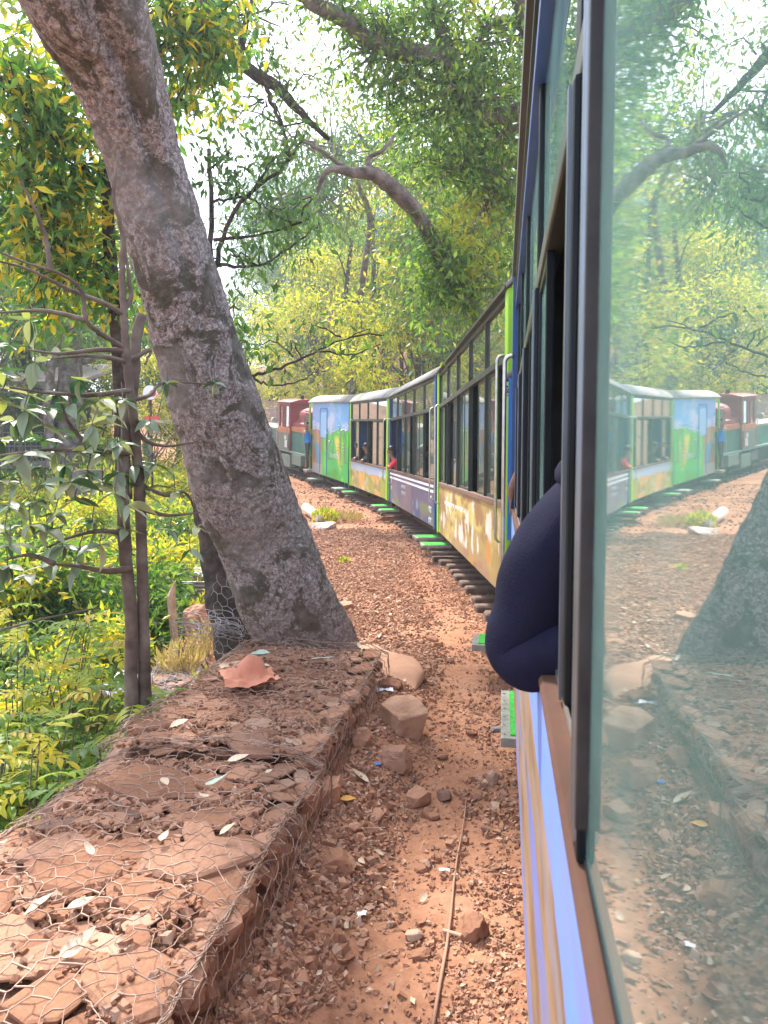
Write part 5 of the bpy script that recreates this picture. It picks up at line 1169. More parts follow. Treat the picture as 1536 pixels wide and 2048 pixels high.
# pale pipe and broken slab by the weeds
a, b_ = px(612, 1016, 19.5), px(640, 1040, 17.4); r_ = thing('cement_pipe', 'pale cement pipe lying left of the yellow weed patch', 'pipe', (a.x, a.y, gz(a.x, a.y) + .12))
MB().tube([(0, 0, .05), Vector((b_.x, b_.y, gz(b_.x, b_.y) + .10)) - r_.location], .12, 14).build('pipe', mat_noise('pale_cement', (.5, .40, .34), (.66, .56, .5), 4, .9, .2), r_, True)
rock(650, 1058, 16.6, .55, .16, .5, 'pale broken cement slab in front of the pipe', 271, .3, mat_noise('pale_slab', (.42, .30, .24), (.6, .48, .42), 4, .9, .3))

# ------------------------------------------------------------ rubbish and fallen leaves
def cloth(name, label, cat, cx, cy, D, z, w, h, mat, seed, fold=.06, n=26, rz=0, cap=0):
    r_ = np.random.default_rng(seed); g = np.linspace(-1, 1, n); XX, YY = np.meshgrid(g, g); x, y = XX.ravel(), YY.ravel()
    zz = fold * (fbm(x * 1.6 + seed, y * 1.6, seed) * 1.6 + .6 * np.abs(vnoise(x * 3.2, y * 3.2, seed + 4) - .5)) + cap * np.sqrt(np.clip(1 - ((x - .1) ** 2 + (y - .25) ** 2) / .34, 0, 1)) * .8
    zz -= zz.min(); edge = 1 - .12 * vnoise(np.arctan2(y, x) * 2, x * 0, seed)
    X2 = x * w / 2 * edge + .03 * w * (vnoise(x * 4, y * 4, 7) - .5); Y2 = y * h / 2 * edge + .03 * h * (vnoise(x * 4, y * 4, 17) - .5)
    id_ = np.arange(n * n).reshape(n, n); F_ = np.stack([id_[:-1, :-1], id_[:-1, 1:], id_[1:, 1:], id_[1:, :-1]], -1).reshape(-1, 4)
    p = px(cx, cy, D); o = link(name, np_mesh(name, np.stack([X2, Y2, zz], -1), F_, True), mat, None, (p.x, D, z), (0, 0, rz)); return tag(o, label, cat)
M_TERRA = mat_noise('terracotta_cloth', (0.46, 0.17, 0.10), (0.62, 0.27, 0.17), 9, .85, .3, .004)
cloth('crumpled_sack', 'crumpled terracotta coloured sack lying on the gabion before the tree', 'sack', 500, 1395, 4.05, .385, .30, .30, M_TERRA, 3, .05, rz=.3, cap=.13)
M_PALECLOTH = mat_noise('dusty_white_plastic', (0.62, 0.58, 0.60), (0.85, 0.82, 0.86), 7, .5, .2, .004)
cloth('plastic_bag', 'white plastic sack bundled on the slope behind the sapling stems', 'plastic bag', 248, 1335, 5.9, -.35, .42, .3, M_PALECLOTH, 11, .22, cap=.12)
cloth('plastic_bag', 'white plastic bag in the shrubs left of the sapling foot', 'plastic bag', 165, 1430, 4.6, -.28, .34, .3, M_PALECLOTH, 12, .12)
cloth('plastic_bag', 'small white plastic scrap under the shrubs at the lower left', 'plastic bag', 190, 1510, 4.1, -.26, .2, .2, M_PALECLOTH, 14, .08)
cloth('plastic_bag', 'dirty white plastic rag on the footpath below the corrugated sheet', 'plastic bag', 415, 1238, 9.0, -.36, .5, .3, M_PALECLOTH, 15, .1)
cloth('plastic_bag', 'tangled white bag above the corrugated sheet beside the dark trunk', 'plastic bag', 418, 1150, 10.6, -.15, .5, .3, M_PALECLOTH, 16, .25, cap=.15)
cloth('plastic_wrapper', 'lilac white wrapper at the end of the cement ledge', 'wrapper', 770, 1396, 4.62, gz(px(770, 1396, 4.62).x, 4.62) + .012, .11, .05, M_PALECLOTH, 17, .02, 12)
cloth('plastic_wrapper', 'tiny bright blue wrapper scrap on the gravel', 'wrapper', 756, 1590, 3.62, gz(px(756, 1590, 3.62).x, 3.62) + .015, .032, .024, M_BRIGHTBLUE, 18, .01, 8)
cloth('plastic_wrapper', 'small lilac plastic scrap low on the path', 'wrapper', 722, 1908, 2.50, gz(px(722, 1908, 2.5).x, 2.5) + .012, .04, .03, M_PALECLOTH, 19, .01, 8)
cloth('plastic_wrapper', 'white scrap in the middle of the path', 'wrapper', 888, 1798, 2.82, gz(px(888, 1798, 2.82).x, 2.82) + .012, .045, .02, M_PALECLOTH, 20, .01, 8)
def leaf_mesh(nm, L, W, curl, cup, seed, tipx=1.0, n=8, serr=0.0):
    r_ = np.random.default_rng(seed); V = []
    for i in range(n + 1):
        t = i / n; w = W * .5 * (math.sin(math.pi * t ** .8) ** .9) * (1 - .25 * t) * (1 + serr * (1 if i % 2 else -1)); z = curl * L * (t ** 2); x = L * (t - .12 * abs(curl) * t * t)
        V += [(x, -w, z + cup * w + .01 * L * r_.normal()), (x, 0, z), (x, w, z + cup * w + .01 * L * r_.normal())]
    F_ = []
    for i in range(n): a = i * 3; F_ += [(a, a + 1, a + 4, a + 3), (a + 1, a + 2, a + 5, a + 4)]
    return np_mesh(nm, np.array(V), np.array(F_), True)
M_PALELEAF = mat_noise('fallen_pale_leaf', (0.46, 0.33, 0.22), (0.66, 0.53, 0.38), 9, .7, .25, .003)
M_GREENLEAF = mat_noise('fallen_grey_green_leaf', (0.26, 0.34, 0.26), (0.42, 0.5, 0.4), 9, .6, .25, .003)
M_ORLEAF = mat_noise('fallen_orange_leaf', (0.55, 0.25, 0.06), (0.75, 0.42, 0.08), 9, .7, .25, .003)
fl = [leaf_mesh('fallen_leaf', 1, .5 + .1 * (k % 3), .15 + .12 * (k % 4), .25 + .1 * (k % 3), k) for k in range(6)]
for me in fl: me.materials.append(M_PALELEAF)
def fallen(x, y, D, z, L, label, mat=None, k=0, rz=0., group=None):
    me = fl[k]
    if mat: me = me.copy(); me.materials.clear(); me.materials.append(mat)
    p = px(x, y, D); return tag(link('fallen_leaf', me, None, None, (p.x, D, z if z is not None else gz(p.x, D) + .016), (random.gauss(0, .15), random.gauss(0, .15), rz), (L, L, L)), label, 'leaf', group)
ZT_ = .40
fallen(322, 1765, 2.32, .385, .058, 'pale pointed leaf standing up from the nearest gabion top', None, 0, 1.4)
fallen(135, 1905, 1.98, .37, .075, 'pale oval leaf on the nearest gabion, left of its middle', None, 1, .5)
fallen(50, 1930, 1.95, .37, .09, 'curled pale leaf near the left picture edge on the gabion', None, 2, .3)
fallen(120, 2025, 1.78, .37, .10, 'long whitish leaf at the very bottom left', None, 3, .7)
fallen(440, 1750, 2.36, .385, .06, 'faded tan leaf beside the nearest gabion edge', None, 4, .4)
fallen(455, 1592, 2.92, .40, .09, 'dusty pale leaf just beyond the seam between the baskets', None, 1, .2)
fallen(340, 1510, 3.3, .40, .09, 'light leaf among stones in the middle of the far gabion', None, 5, .3)
fallen(500, 1320, 4.60, .40, .16, 'grey green fallen leaf near the tree foot, left one', M_GREENLEAF, 2, -.5)
fallen(620, 1338, 4.45, .40, .15, 'grey green fallen leaf near the tree foot, right one', M_GREENLEAF, 0, .2)
fallen(408, 1655, 2.68, .41, .09, 'grey curled leaf at the wire seam of the gabions', M_GREENLEAF, 3, .2)
fallen(680, 1682, 3.15, None, .07, 'orange leaf on the rock at the gabion foot', M_ORLEAF, 4, .1)
fallen(840, 1868, 2.62, None, .05, 'round pale leaf on the bare earth of the path', None, 0, 1.0)
fallen(738, 1638, 3.40, None, .10, 'long pale leaf near the dark edged stone', None, 1, 2.9)
random.seed(8)
for i in range(44):
    if i % 3: D = random.uniform(2.2, 8.5); x = float(np.interp(D, SIDE[:, 1], SIDE[:, 0])) - random.uniform(.45, .78) - max(0, D - 5) * random.uniform(0, .25); z = gz(x, D) + .018; lb, gr = 'dry leaf on the gravel ' + ('at the bottom of the path' if D < 3 else 'beside the seam of the gabions' if D < 4.1 else 'near the big boulder' if D < 5.2 else 'up the path beyond the leaning tree'), 'dry leaves on the gravel'
    else: s_ = random.uniform(1.3, 4.8); q = gp(s_, .80 + random.uniform(.1, .85)); x, D, z = q[0], q[1], .385 + .02 * (s_ > 3); lb, gr = 'dry leaf on the wire of the ' + ('near' if s_ < 2.95 else 'far') + ' gabion, ' + ('left part' if (x - gp(s_, .8)[0]) < -.45 else 'right part'), 'dry leaves on the gabions'
    L_ = random.uniform(.03, .065); tag(link('fallen_leaf', random.choice(fl), None, None, (x, D, z), (random.gauss(0, .3), random.gauss(0, .3), random.uniform(0, 6.28)), (L_, L_, L_)), lb, 'leaf', gr)
a, b_ = px(932, 1648, 3.42), px(868, 2060, 2.0); r_ = [(a.x + .005 * math.sin(i), a.y + (b_.y - a.y) * i / 8, gz(a.x + (b_.x - a.x) * i / 8, a.y + (b_.y - a.y) * i / 8) + .016) for i in range(9)]
r_ = [(a.x + (b_.x - a.x) * i / 8 + .004 * math.sin(i * 1.4), p[1], p[2]) for i, p in enumerate(r_)]
tag(MB().tube(r_, [.003 + .0035 * i / 8 for i in range(9)], 8).build('long_stick', mat_noise('pale_cane', (.33, .17, .11), (.42, .24, .16), 5, .8, .2), smooth=True), 'long thin pale stick lying along the path towards the camera', 'stick')
p = px(885, 1938, 2.44); tag(MB().tube([(p.x, p.y, gz(p.x, p.y) + .02), (p.x + .06, p.y - .03, gz(p.x, p.y) + .02)], .006, 6).build('short_stick', M_DRY), 'short pale stick beside the orange brown stone', 'stick')
p = px(530, 1830, 2.55); q0 = px(590, 1900, 2.45); tag(MB().tube([(p.x + .02, p.y, .06), ((p.x + q0.x) / 2, p.y - .03, .05), (q0.x, q0.y, .03)], .007, 6).build('twig', M_BARK_DARK), 'dark twig leaning against the gabion foot', 'twig')

# ------------------------------------------------------------ footpath things behind the tree
M_TIN = mat_noise('corrugated_tin', (0.22, 0.20, 0.18), (0.42, 0.38, 0.35), 3, .5, .15, .005, metal=.3)
tp = px(390, 1190, 10.2); r_ = thing('corrugated_sheet', 'corrugated tin sheet standing across the footpath behind the dark trunk', 'metal sheet', (tp.x, tp.y, tp.z)); V = []; n = 60
for i in range(n):
    z = -.19 + .38 * i / (n - 1); off = .012 * math.sin(2 * math.pi * i / (n - 1) * 7)
    V += [(-.28, off, z), (.42, off, z)]
F_ = [(2 * i, 2 * i + 1, 2 * i + 3, 2 * i + 2) for i in range(n - 1)]; o = link('sheet', np_mesh('sheet', np.array(V), np.array(F_), True), M_TIN, r_); md = o.modifiers.new('t', 'SOLIDIFY'); md.thickness = .003
p = px(348, 1290, 8.2); tag(MB().tube([(p.x, p.y, gz(p.x, p.y) - .05), (p.x + .015, p.y, gz(p.x, p.y) + .3), (p.x - .02, p.y, p.z + .55), (p.x + .03, p.y, p.z + .72)], [.045, .04, .05, .008], 7).build('wooden_post', mat_noise('split_wood', (.30, .19, .12), (.55, .40, .28), 9, .9, .5)), 'split pale wooden post at the left end of the corrugated sheet', 'post')
# dead grass and yellow weeds
M_GRASS = mat_leaf('dry_yellow_grass', [(0, (0.30, 0.20, 0.11)), (.5, (0.42, 0.30, 0.16)), (1, (0.36, 0.30, 0.07))], .3)
def tuft(name, label, x, y, D, r, h, n, size, mat, cat='weeds'):
    p = px(x, y, D); root = thing(name, label, cat, (p.x, D, gz(p.x, D))); th_ = rng.random(n) * 6.28; q = np.sqrt(rng.random(n)) * r; b0 = np.stack([q * np.cos(th_), q * np.sin(th_), rng.random(n) * h * .8 * (1 - .5 * q / r)], -1); d = rng.normal(size=(n, 3)) * .5; d[:, 2] = np.abs(d[:, 2]) + .7
    L_ = size * (.6 + .8 * rng.random(n)); V, F_ = leaves_np(b0, d, L_, L_ * (.12 if mat is M_GRASS else .4)); link('foliage', np_mesh('foliage', V, F_), mat, root); mb = MB()
    for k in range(9): a = random.uniform(0, 6.28); e = (r * .6 * math.cos(a), r * .6 * math.sin(a), h * random.uniform(.6, 1)); mb.tube([(0, 0, -.02), (e[0] * .4, e[1] * .4, e[2] * .6), e], .004, 4)
    mb.build('stem', M_BARK_DARK, root); return root
tuft('yellow_weed', 'bright yellow green weed beside the pale pipe', 650, 1035, 17.6, .30, .50, 520, .09, L_YEL)
tuft('dry_weed', 'dry straw coloured weeds right of the yellow green weed', 690, 1040, 17.9, .42, .26, 700, .12, M_GRASS)
tuft('yellow_weed', 'small yellow sprig on the path right of the leaning trunk', 690, 1112, 11.5, .10, .12, 60, .05, L_YEL)
tuft('yellow_weed', 'yellow weed at the left side of the dark trunk foot', 425, 1300, 6.5, .17, .26, 160, .06, L_YEL)
tuft('dry_weed', 'dry yellow grass tuft on the footpath beside the dark boulder', 360, 1320, 6.9, .22, .42, 420, .12, M_GRASS)
tuft('dry_weed', 'dry grass tuft along the footpath edge below the wooden post', 325, 1300, 7.5, .22, .35, 360, .11, M_GRASS)
tuft('yellow_weed', 'yellow green weed beside the corrugated sheet', 405, 1200, 9.6, .18, .36, 200, .07, L_YEL)
tuft('dry_weed', 'dry grass beside the dark trunk on the footpath side', 415, 1260, 7.6, .2, .45, 420, .12, M_GRASS)

# ------------------------------------------------------------ twin stemmed sapling with large leaves
M_SAPBARK = mat_noise('sapling_bark', (0.055, 0.038, 0.030), (0.13, 0.095, 0.075), 8, .9, .5, .006, c3=(0.20, 0.165, 0.13))
LV_DUST = mat_leaf('dusty_large_leaf', [(0, (0.14, 0.19, 0.12)), (1, (0.36, 0.34, 0.24))], .3, rough=.5)
def obj_rand_leaf(name, stops, trans=.3, rough=.42):
    m, nt, b = newmat(name); oi = nt.nodes.new('ShaderNodeObjectInfo'); r = ramp(nt, stops); nt.links.new(oi.outputs['Random'], r.inputs[0]); n = noise(nt, 22, 4, .6); c = mixc(nt, .35, r.outputs[0], n.outputs[1], 'SOFT_LIGHT')
    g = nt.nodes.new('ShaderNodeNewGeometry'); c = mixc(nt, g.outputs['Backfacing'], c, mixc(nt, .35, c, (.45, .5, .36)))
    nt.links.new(c, b.inputs['Base Color']); b.inputs['Roughness'].default_value = rough; t = nt.nodes.new('ShaderNodeBsdfTranslucent'); nt.links.new(mixc(nt, 1, c, (1.4, 1.7, .8), 'MULTIPLY'), t.inputs[0]); mx = nt.nodes.new('ShaderNodeMixShader'); mx.inputs[0].default_value = trans
    nt.links.new(b.outputs[0], mx.inputs[1]); nt.links.new(t.outputs[0], mx.inputs[2]); nt.links.new(mx.outputs[0], nt.nodes['Material Output'].inputs[0]); return m
M_BIGLEAF = obj_rand_leaf('large_sapling_leaf', [(0, (0.025, 0.07, 0.045)), (.42, (0.06, 0.12, 0.06)), (.62, (0.15, 0.18, 0.11)), (.88, (0.33, 0.31, 0.22)), (1, (0.30, 0.32, 0.07))])
M_SHRUBLEAF = obj_rand_leaf('shrub_compound_leaf', [(0, (0.07, 0.16, 0.03)), (.35, (0.18, 0.28, 0.035)), (.65, (0.42, 0.42, 0.03)), (.9, (0.60, 0.46, 0.03)), (1, (0.60, 0.32, 0.08))], .45)
p0 = px(285, 1440, 3.85); sap = thing('sapling', 'twin stemmed young tree with large dusty leaves at the left edge of the gabion', 'tree', (p0.x, p0.y, -.4)); O = sap.location.copy()
def pl(pts): return [px(x, y, D) - O for (x, y, D) in pts]
random.seed(90)
def stem(pts, w0, w1, nm='stem', n=12):
    P_ = pl(pts); sp_ = spline([tuple(p) for p in P_], 8); m_ = len(sp_); MB().tube([Vector(q) + Vector((random.gauss(0, .002), 0, 0)) for q in sp_], [(w0 + (w1 - w0) * i / (m_ - 1)) * 3.8 / FPX * (1 + .10 * math.exp(-((i % 17) - 8) ** 2 / 3)) for i in range(m_)], n).build(nm, M_SAPBARK, sap, True)
stem([(296, 1560, 3.85), (290, 1400, 3.85), (286, 1200, 3.85), (280, 1000, 3.85), (268, 850, 3.83), (256, 740, 3.8), (248, 640, 3.8), (244, 540, 3.8), (246, 470, 3.75), (228, 400, 3.7), (236, 300, 3.7)], 14, 2.5)
stem([(264, 1560, 3.80), (262, 1400, 3.80), (262, 1230, 3.8), (250, 1100, 3.8), (246, 960, 3.8), (254, 860, 3.85), (268, 760, 3.9), (272, 680, 3.92), (284, 630, 3.95)], 13.5, 10)
brs = [[(262, 1136, 3.78), (215, 1142, 3.7), (160, 1133, 3.6), (110, 1128, 3.5)], [(258, 1068, 3.8), (200, 1062, 3.7), (140, 1075, 3.6), (95, 1095, 3.55)], [(268, 860, 3.83), (300, 885, 3.9), (340, 892, 4.0), (385, 885, 4.1)], [(252, 700, 3.8), (190, 700, 3.7), (120, 707, 3.6), (55, 700, 3.5)],
       [(254, 698, 3.8), (205, 670, 3.7), (172, 640, 3.62), (162, 580, 3.6), (115, 545, 3.5), (50, 525, 3.4), (-10, 500, 3.3)], [(246, 628, 3.8), (205, 605, 3.7), (140, 580, 3.6), (60, 540, 3.5), (-10, 520, 3.4)], [(256, 725, 3.8), (215, 715, 3.7), (170, 712, 3.7), (100, 718, 3.6)],
       [(262, 905, 3.8), (190, 902, 3.7), (100, 900, 3.5), (-10, 912, 3.4)], [(100, 543, 3.5), (92, 480, 3.5), (70, 420, 3.45), (40, 360, 3.4)], [(262, 720, 3.85), (300, 700, 3.9), (290, 730, 3.9)], [(246, 620, 3.8), (262, 590, 3.82), (250, 500, 3.8), (242, 470, 3.78)],
       [(262, 780, 3.8), (180, 790, 3.65), (90, 785, 3.5), (20, 775, 3.4)], [(110, 1128, 3.5), (60, 1110, 3.45), (10, 1120, 3.4)], [(190, 902, 3.7), (140, 850, 3.6), (118, 790, 3.55)], [(262, 800, 3.85), (300, 790, 4.0), (330, 765, 4.1), (440, 770, 4.3)], [(262, 960, 3.85), (330, 990, 4.0), (370, 985, 4.1), (400, 1040, 4.2)], [(170, 640, 3.62), (90, 622, 3.5), (0, 625, 3.4)], [(260, 1010, 3.8), (330, 1030, 3.9), (400, 1025, 4.0)]]
for b_ in brs: stem(b_, 8 if b_ is brs[0] else 5.5, 1.6, 'branch', 8)
stem([(0, 1260, 3.2), (100, 1235, 3.4), (200, 1215, 3.5)], 2, 1.5, 'branch', 6)
lm6 = [leaf_mesh('leaf', 1, .34 + .035 * k, .05 - .09 * k, .30, 20 + k) for k in range(6)]
for me in lm6: me.materials.append(M_BIGLEAF)
wh = [(50, 820), (115, 785), (185, 852), (235, 885), (270, 930), (130, 930), (40, 965), (60, 1050), (125, 1090), (185, 1040), (255, 1010), (20, 1010), (205, 965), (300, 842), (335, 765), (430, 765), (20, 690), (70, 725), (395, 1055), (350, 985), (0, 880), (90, 880), (150, 1000), (15, 1130), (100, 1130), (225, 830), (160, 760), (0, 740), (60, 640), (120, 700), (310, 930), (90, 970), (380, 1100), (10, 1060), (215, 905), (45, 910), (100, 820), (170, 900), (70, 1005), (160, 1095), (230, 985), (30, 840), (200, 800), (140, 965), (0, 960), (85, 850), (155, 870), (205, 880), (60, 940), (110, 905), (240, 945), (175, 945), (95, 1060), (20, 1090), (150, 1130), (60, 1150), (0, 800), (140, 810), (245, 800), (290, 980), (340, 1060), (200, 1090), (110, 1030), (60, 790), (250, 1060), (290, 880), (5, 1180)]
random.seed(91); LF = 0
for (x, y) in wh:
    D = 3.5 + .35 * (x / 400.) + random.uniform(-.2, .2); c_ = px(x, y, D) - O; k = random.randint(5, 8); a0 = random.uniform(0, 6.28)
    if y < 1140: 
        MB().tube([c_ + Vector((random.uniform(-.02, .02), .03, .09)), c_ + Vector((0, 0, .02)), c_], .0028, 5).build('twig', M_SAPBARK, sap)
    for i in range(k):
        a = a0 + i * 6.283 / k + random.gauss(0, .25); s_ = random.uniform(.075, .150) * (1.0 if x < 330 else .7); pitch_ = random.uniform(-.35, .55) if random.random() < .8 else random.uniform(.9, 1.4)
        me = random.choice(lm6); link('leaf', me, None, sap, tuple(c_), (random.gauss(0, .35), pitch_, a), (s_, s_, s_)); LF += 1
print('sapling leaves', LF)

# ------------------------------------------------------------ near shrubs with compound leaves in front of the sapling
def compound_mesh(seed, nl=4, L=1.0):
    """feathered leaf: opposite leaflets along a midrib and one at the tip"""
    r_ = np.random.default_rng(seed); Vs, Fs, nv = [], [], 0
    def add(base, ang, l_, w_, dz):
        nonlocal nv
        ca, sa = math.cos(ang), math.sin(ang)
        pts = []
        for (t, ww) in ((0, 0), (.25, .75), (.5, 1), (.78, .62), (1, 0)):
            for sgn in ((0,) if ww == 0 else (-1, 0, 1)):
                x = t * l_; y = sgn * ww * w_ / 2; z = dz * t * t * l_ + (.12 * w_ if sgn else 0); pts.append((base[0] + x * ca - y * sa, base[1] + x * sa + y * ca, base[2] + z))
        f = [(0, 1, 2), (0, 2, 3), (1, 4, 5), (1, 5, 2), (2, 5, 6), (2, 6, 3), (4, 7, 8), (4, 8, 5), (5, 8, 9), (5, 9, 6), (7, 10, 8), (8, 10, 9)]
        Vs.extend(pts); Fs.extend([tuple(i + nv for i in q) for q in f]); nv += len(pts)
    for i in range(nl):
        t = .22 + .6 * i / nl; z = -.18 * t * t
        for sg in (-1, 1): add((t * L, 0, z), sg * (1.05 - .25 * i / nl) + r_.normal() * .08, .42 * (1 - .12 * i), .15, -.35 + r_.normal() * .15)
    add((.82 * L, 0, -.12), r_.normal() * .1, .42, .16, -.4)
    b0 = nv; Vs.extend([(0, -.008, 0), (0, .008, 0), (.85, .006, -.12), (.85, -.006, -.12)]); Fs.extend([(b0, b0 + 1, b0 + 2), (b0, b0 + 2, b0 + 3)])
    return np_mesh('leaf', np.array(Vs), np.array(Fs))
cmp = [compound_mesh(60 + i, 3 + i % 2) for i in range(5)]
for me in cmp: me.materials.append(M_SHRUBLEAF)
random.seed(92); nl_ = 0
near_shrubs = [(20, 1620, 2.95, .50, 'leafy shrub at the left picture edge touching the nearest gabion'), (110, 1560, 3.25, .50, 'bright yellow green shrub just left of the gabion seam'), (210, 1490, 3.7, .52, 'yellow leaved shrub hiding the foot of the sapling'), (60, 1420, 3.8, .60, 'shrub with orange tinged leaves behind the edge shrub'),
               (160, 1380, 4.4, .55, 'yellow green shrub left of the twin stems'), (20, 1300, 4.6, .65, 'tall yellow green shrub at the left edge below the big leaves'), (110, 1290, 5.0, .6, 'feathery yellow shrub between the sapling and the left edge'), (300, 1480, 4.0, .30, 'small yellow sprig of leaves over the gabion beside the sapling foot'), (-60, 1520, 3.3, .6, 'shrub cut off by the left picture edge')]
for (x, y, D, r_, lb) in near_shrubs:
    top_ = px(x, y - 60 / D * 3, D); gx_ = top_.x; g_ = gz(gx_, D); h = max(.45, top_.z - g_); root = thing('shrub', lb, 'shrub', (gx_, D, g_)); ns = 12 if r_ > .35 else 5; sm = MB()
    for s_ in range(ns):
        a = random.uniform(0, 6.28); e = Vector((r_ * .75 * math.cos(a) * random.uniform(.3, 1), r_ * .75 * math.sin(a) * random.uniform(.3, 1), h * random.uniform(.7, 1.08))); sm.tube([(0, 0, -.05), (e.x * .3, e.y * .3, e.z * .5), tuple(e)], [.006, .005, .003], 5)
        for i in range(6):
            t = random.choice([1, 1, .9, .75, .6]); q = Vector((e.x * t ** 1.5, e.y * t ** 1.5, e.z * t)); sc_ = random.uniform(.15, .25) * (1 if r_ > .35 else .7)
            link('leaf', random.choice(cmp), None, root, tuple(q), (random.gauss(0, .25), random.uniform(-.35, .35), a + i * 1.05 + random.gauss(0, .3)), (sc_,) * 3); nl_ += 1
    sm.build('stem', M_SAPBARK, root)
    c_ = [(random.uniform(-.6, .6) * r_, random.uniform(-.6, .6) * r_, h * random.uniform(.3, .75)) for _ in range(7)]; link('inner_foliage', crown_mesh('inner_foliage', c_, [r_ * .45] * 7, 120, .07, flat=.5), L_MID, root)
print('shrub leaves', nl_)

# ------------------------------------------------------------ house verandah far left, station huts far ahead
hp_ = px(40, 960, 22); hz = gz(hp_.x, 22); M_CONC = mat_noise('stained_concrete', (.26, .22, .19), (.40, .34, .30), 2, .9, .2); M_RUST = mat_noise('pink_brown_roof', (.30, .16, .13), (.45, .27, .23), 3, .8, .2)
ho = thing('house', 'dark house with a railed verandah behind the leaves at the left edge', 'house', (hp_.x - 1.5, 22.6, 0)); z0 = px(40, 930, 22).z
MB().box(-3, 3.3, -.6, 3, z0 - .12, z0 + .12, .01).build('verandah_floor', M_CONC, ho)
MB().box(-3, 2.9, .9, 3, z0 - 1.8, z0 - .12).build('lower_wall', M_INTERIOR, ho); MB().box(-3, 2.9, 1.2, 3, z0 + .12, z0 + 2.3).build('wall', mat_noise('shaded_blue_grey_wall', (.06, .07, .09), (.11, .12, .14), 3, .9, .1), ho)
MB().prism([(-.9, z0 + 2.3), (3.2, z0 + 3.3), (3.2, z0 + 3.4), (-.9, z0 + 2.4)], -3.2, 3.4, 'x').build('roof', M_CONC, ho)
for xx in (-2.4, .0 + .9, 3.1): MB().box(xx - .05, xx + .05, -.55, -.45, z0 - 1.8, z0 + 2.35).build('post', M_STEPFRAME, ho)
for zz in (.95, .55): MB().tube([(-3, -.5, z0 + zz), (3.2, -.5, z0 + zz)], .02, 6).build('railing_bar', M_STEPFRAME, ho)
for xx in np.arange(-3, 3.2, .16): MB().tube([(xx, -.5, z0 + .12), (xx, -.5, z0 + .95)], .012, 5).build('baluster', M_STEPFRAME, ho)
for (x, y, D, w, h, lb) in [(590, 800, 50, 5.5, 3.0, 'pink brown roofed station hut behind the engine, right one'), (505, 812, 54, 4.5, 2.6, 'small pink roofed hut left of the engine behind railings')]:
    b0 = px(x, y, D); g_ = gz(b0.x, D); r_ = thing('station_hut', lb, 'hut', (b0.x, D, g_)); zt = max(2.2, b0.z - g_)
    MB().box(-w / 2, w / 2, 0, 3, -.2, zt - .6).build('wall', mat_noise('pink_wall', (.38, .24, .2), (.5, .34, .3), 2, .9, .1), r_); MB().prism([(-.6, zt - .65), (1.5, zt + .35), (3.6, zt - .65), (3.6, zt - .55), (1.5, zt + .45), (-.6, zt - .55)], -w / 2 - .5, w / 2 + .5, 'x').build('roof', M_RUST, r_)
    for xx in (-w / 4, w / 4): MB().box(xx - .4, xx + .4, -.03, .0, .9, 1.9).build('window', M_INTERIOR, r_)
fe = px(520, 850, 44); r_ = thing('railing_fence', 'pale pipe railing beside the line left of the engine', 'railing', (fe.x, 44, gz(fe.x, 44)))
for xx in np.arange(-4, 2.1, 1.0): MB().tube([(xx, 0, -.1), (xx, 0, 1.6)], .035, 6).build('fence_post', M_STEPFRAME, r_)
for zz in (.5, 1.0, 1.5): MB().tube([(-4, 0, zz), (2, 0, zz)], .03, 6).build('fence_rail', M_STEPFRAME, r_)
p = px(175, 990, 15); g_ = gz(p.x, 15); tag(MB().tube([(p.x, p.y, g_ - .1), (p.x, p.y, p.z + .2), (p.x, p.y, p.z + .5)], [.22, .27, .34], 16).build('tree_stump', M_BARK_GREY, smooth=True), 'grey flared tree stump low behind the big leaves at left', 'stump')
p = px(300, 785, 16); r_ = thing('round_sign', 'round white and red sign half hidden by leaves left of the leaning trunk', 'sign', (p.x, 16, gz(p.x, 16))); zz = p.z - r_.location.z
MB().tube([(0, 0.03, 0), (0, 0.03, zz)], .025, 8).build('sign_post', M_BARK_DARK, r_); MB().tube([(0, .01, zz), (0, -.01, zz)], .15, 28).build('sign_disc', M_WHITE, r_); MB().tube([(0.06, -.01, zz - .02), (0.06, -.02, zz - .02)], .07, 20).build('red_centre', mat_paint('sign_red', (.6, .03, .04), .1), r_)
MB().box(-.12, .2, -.02, .02, zz - .70, zz - .5).build('red_plate', mat_paint('plate_red', (.55, .08, .06), .2), r_)
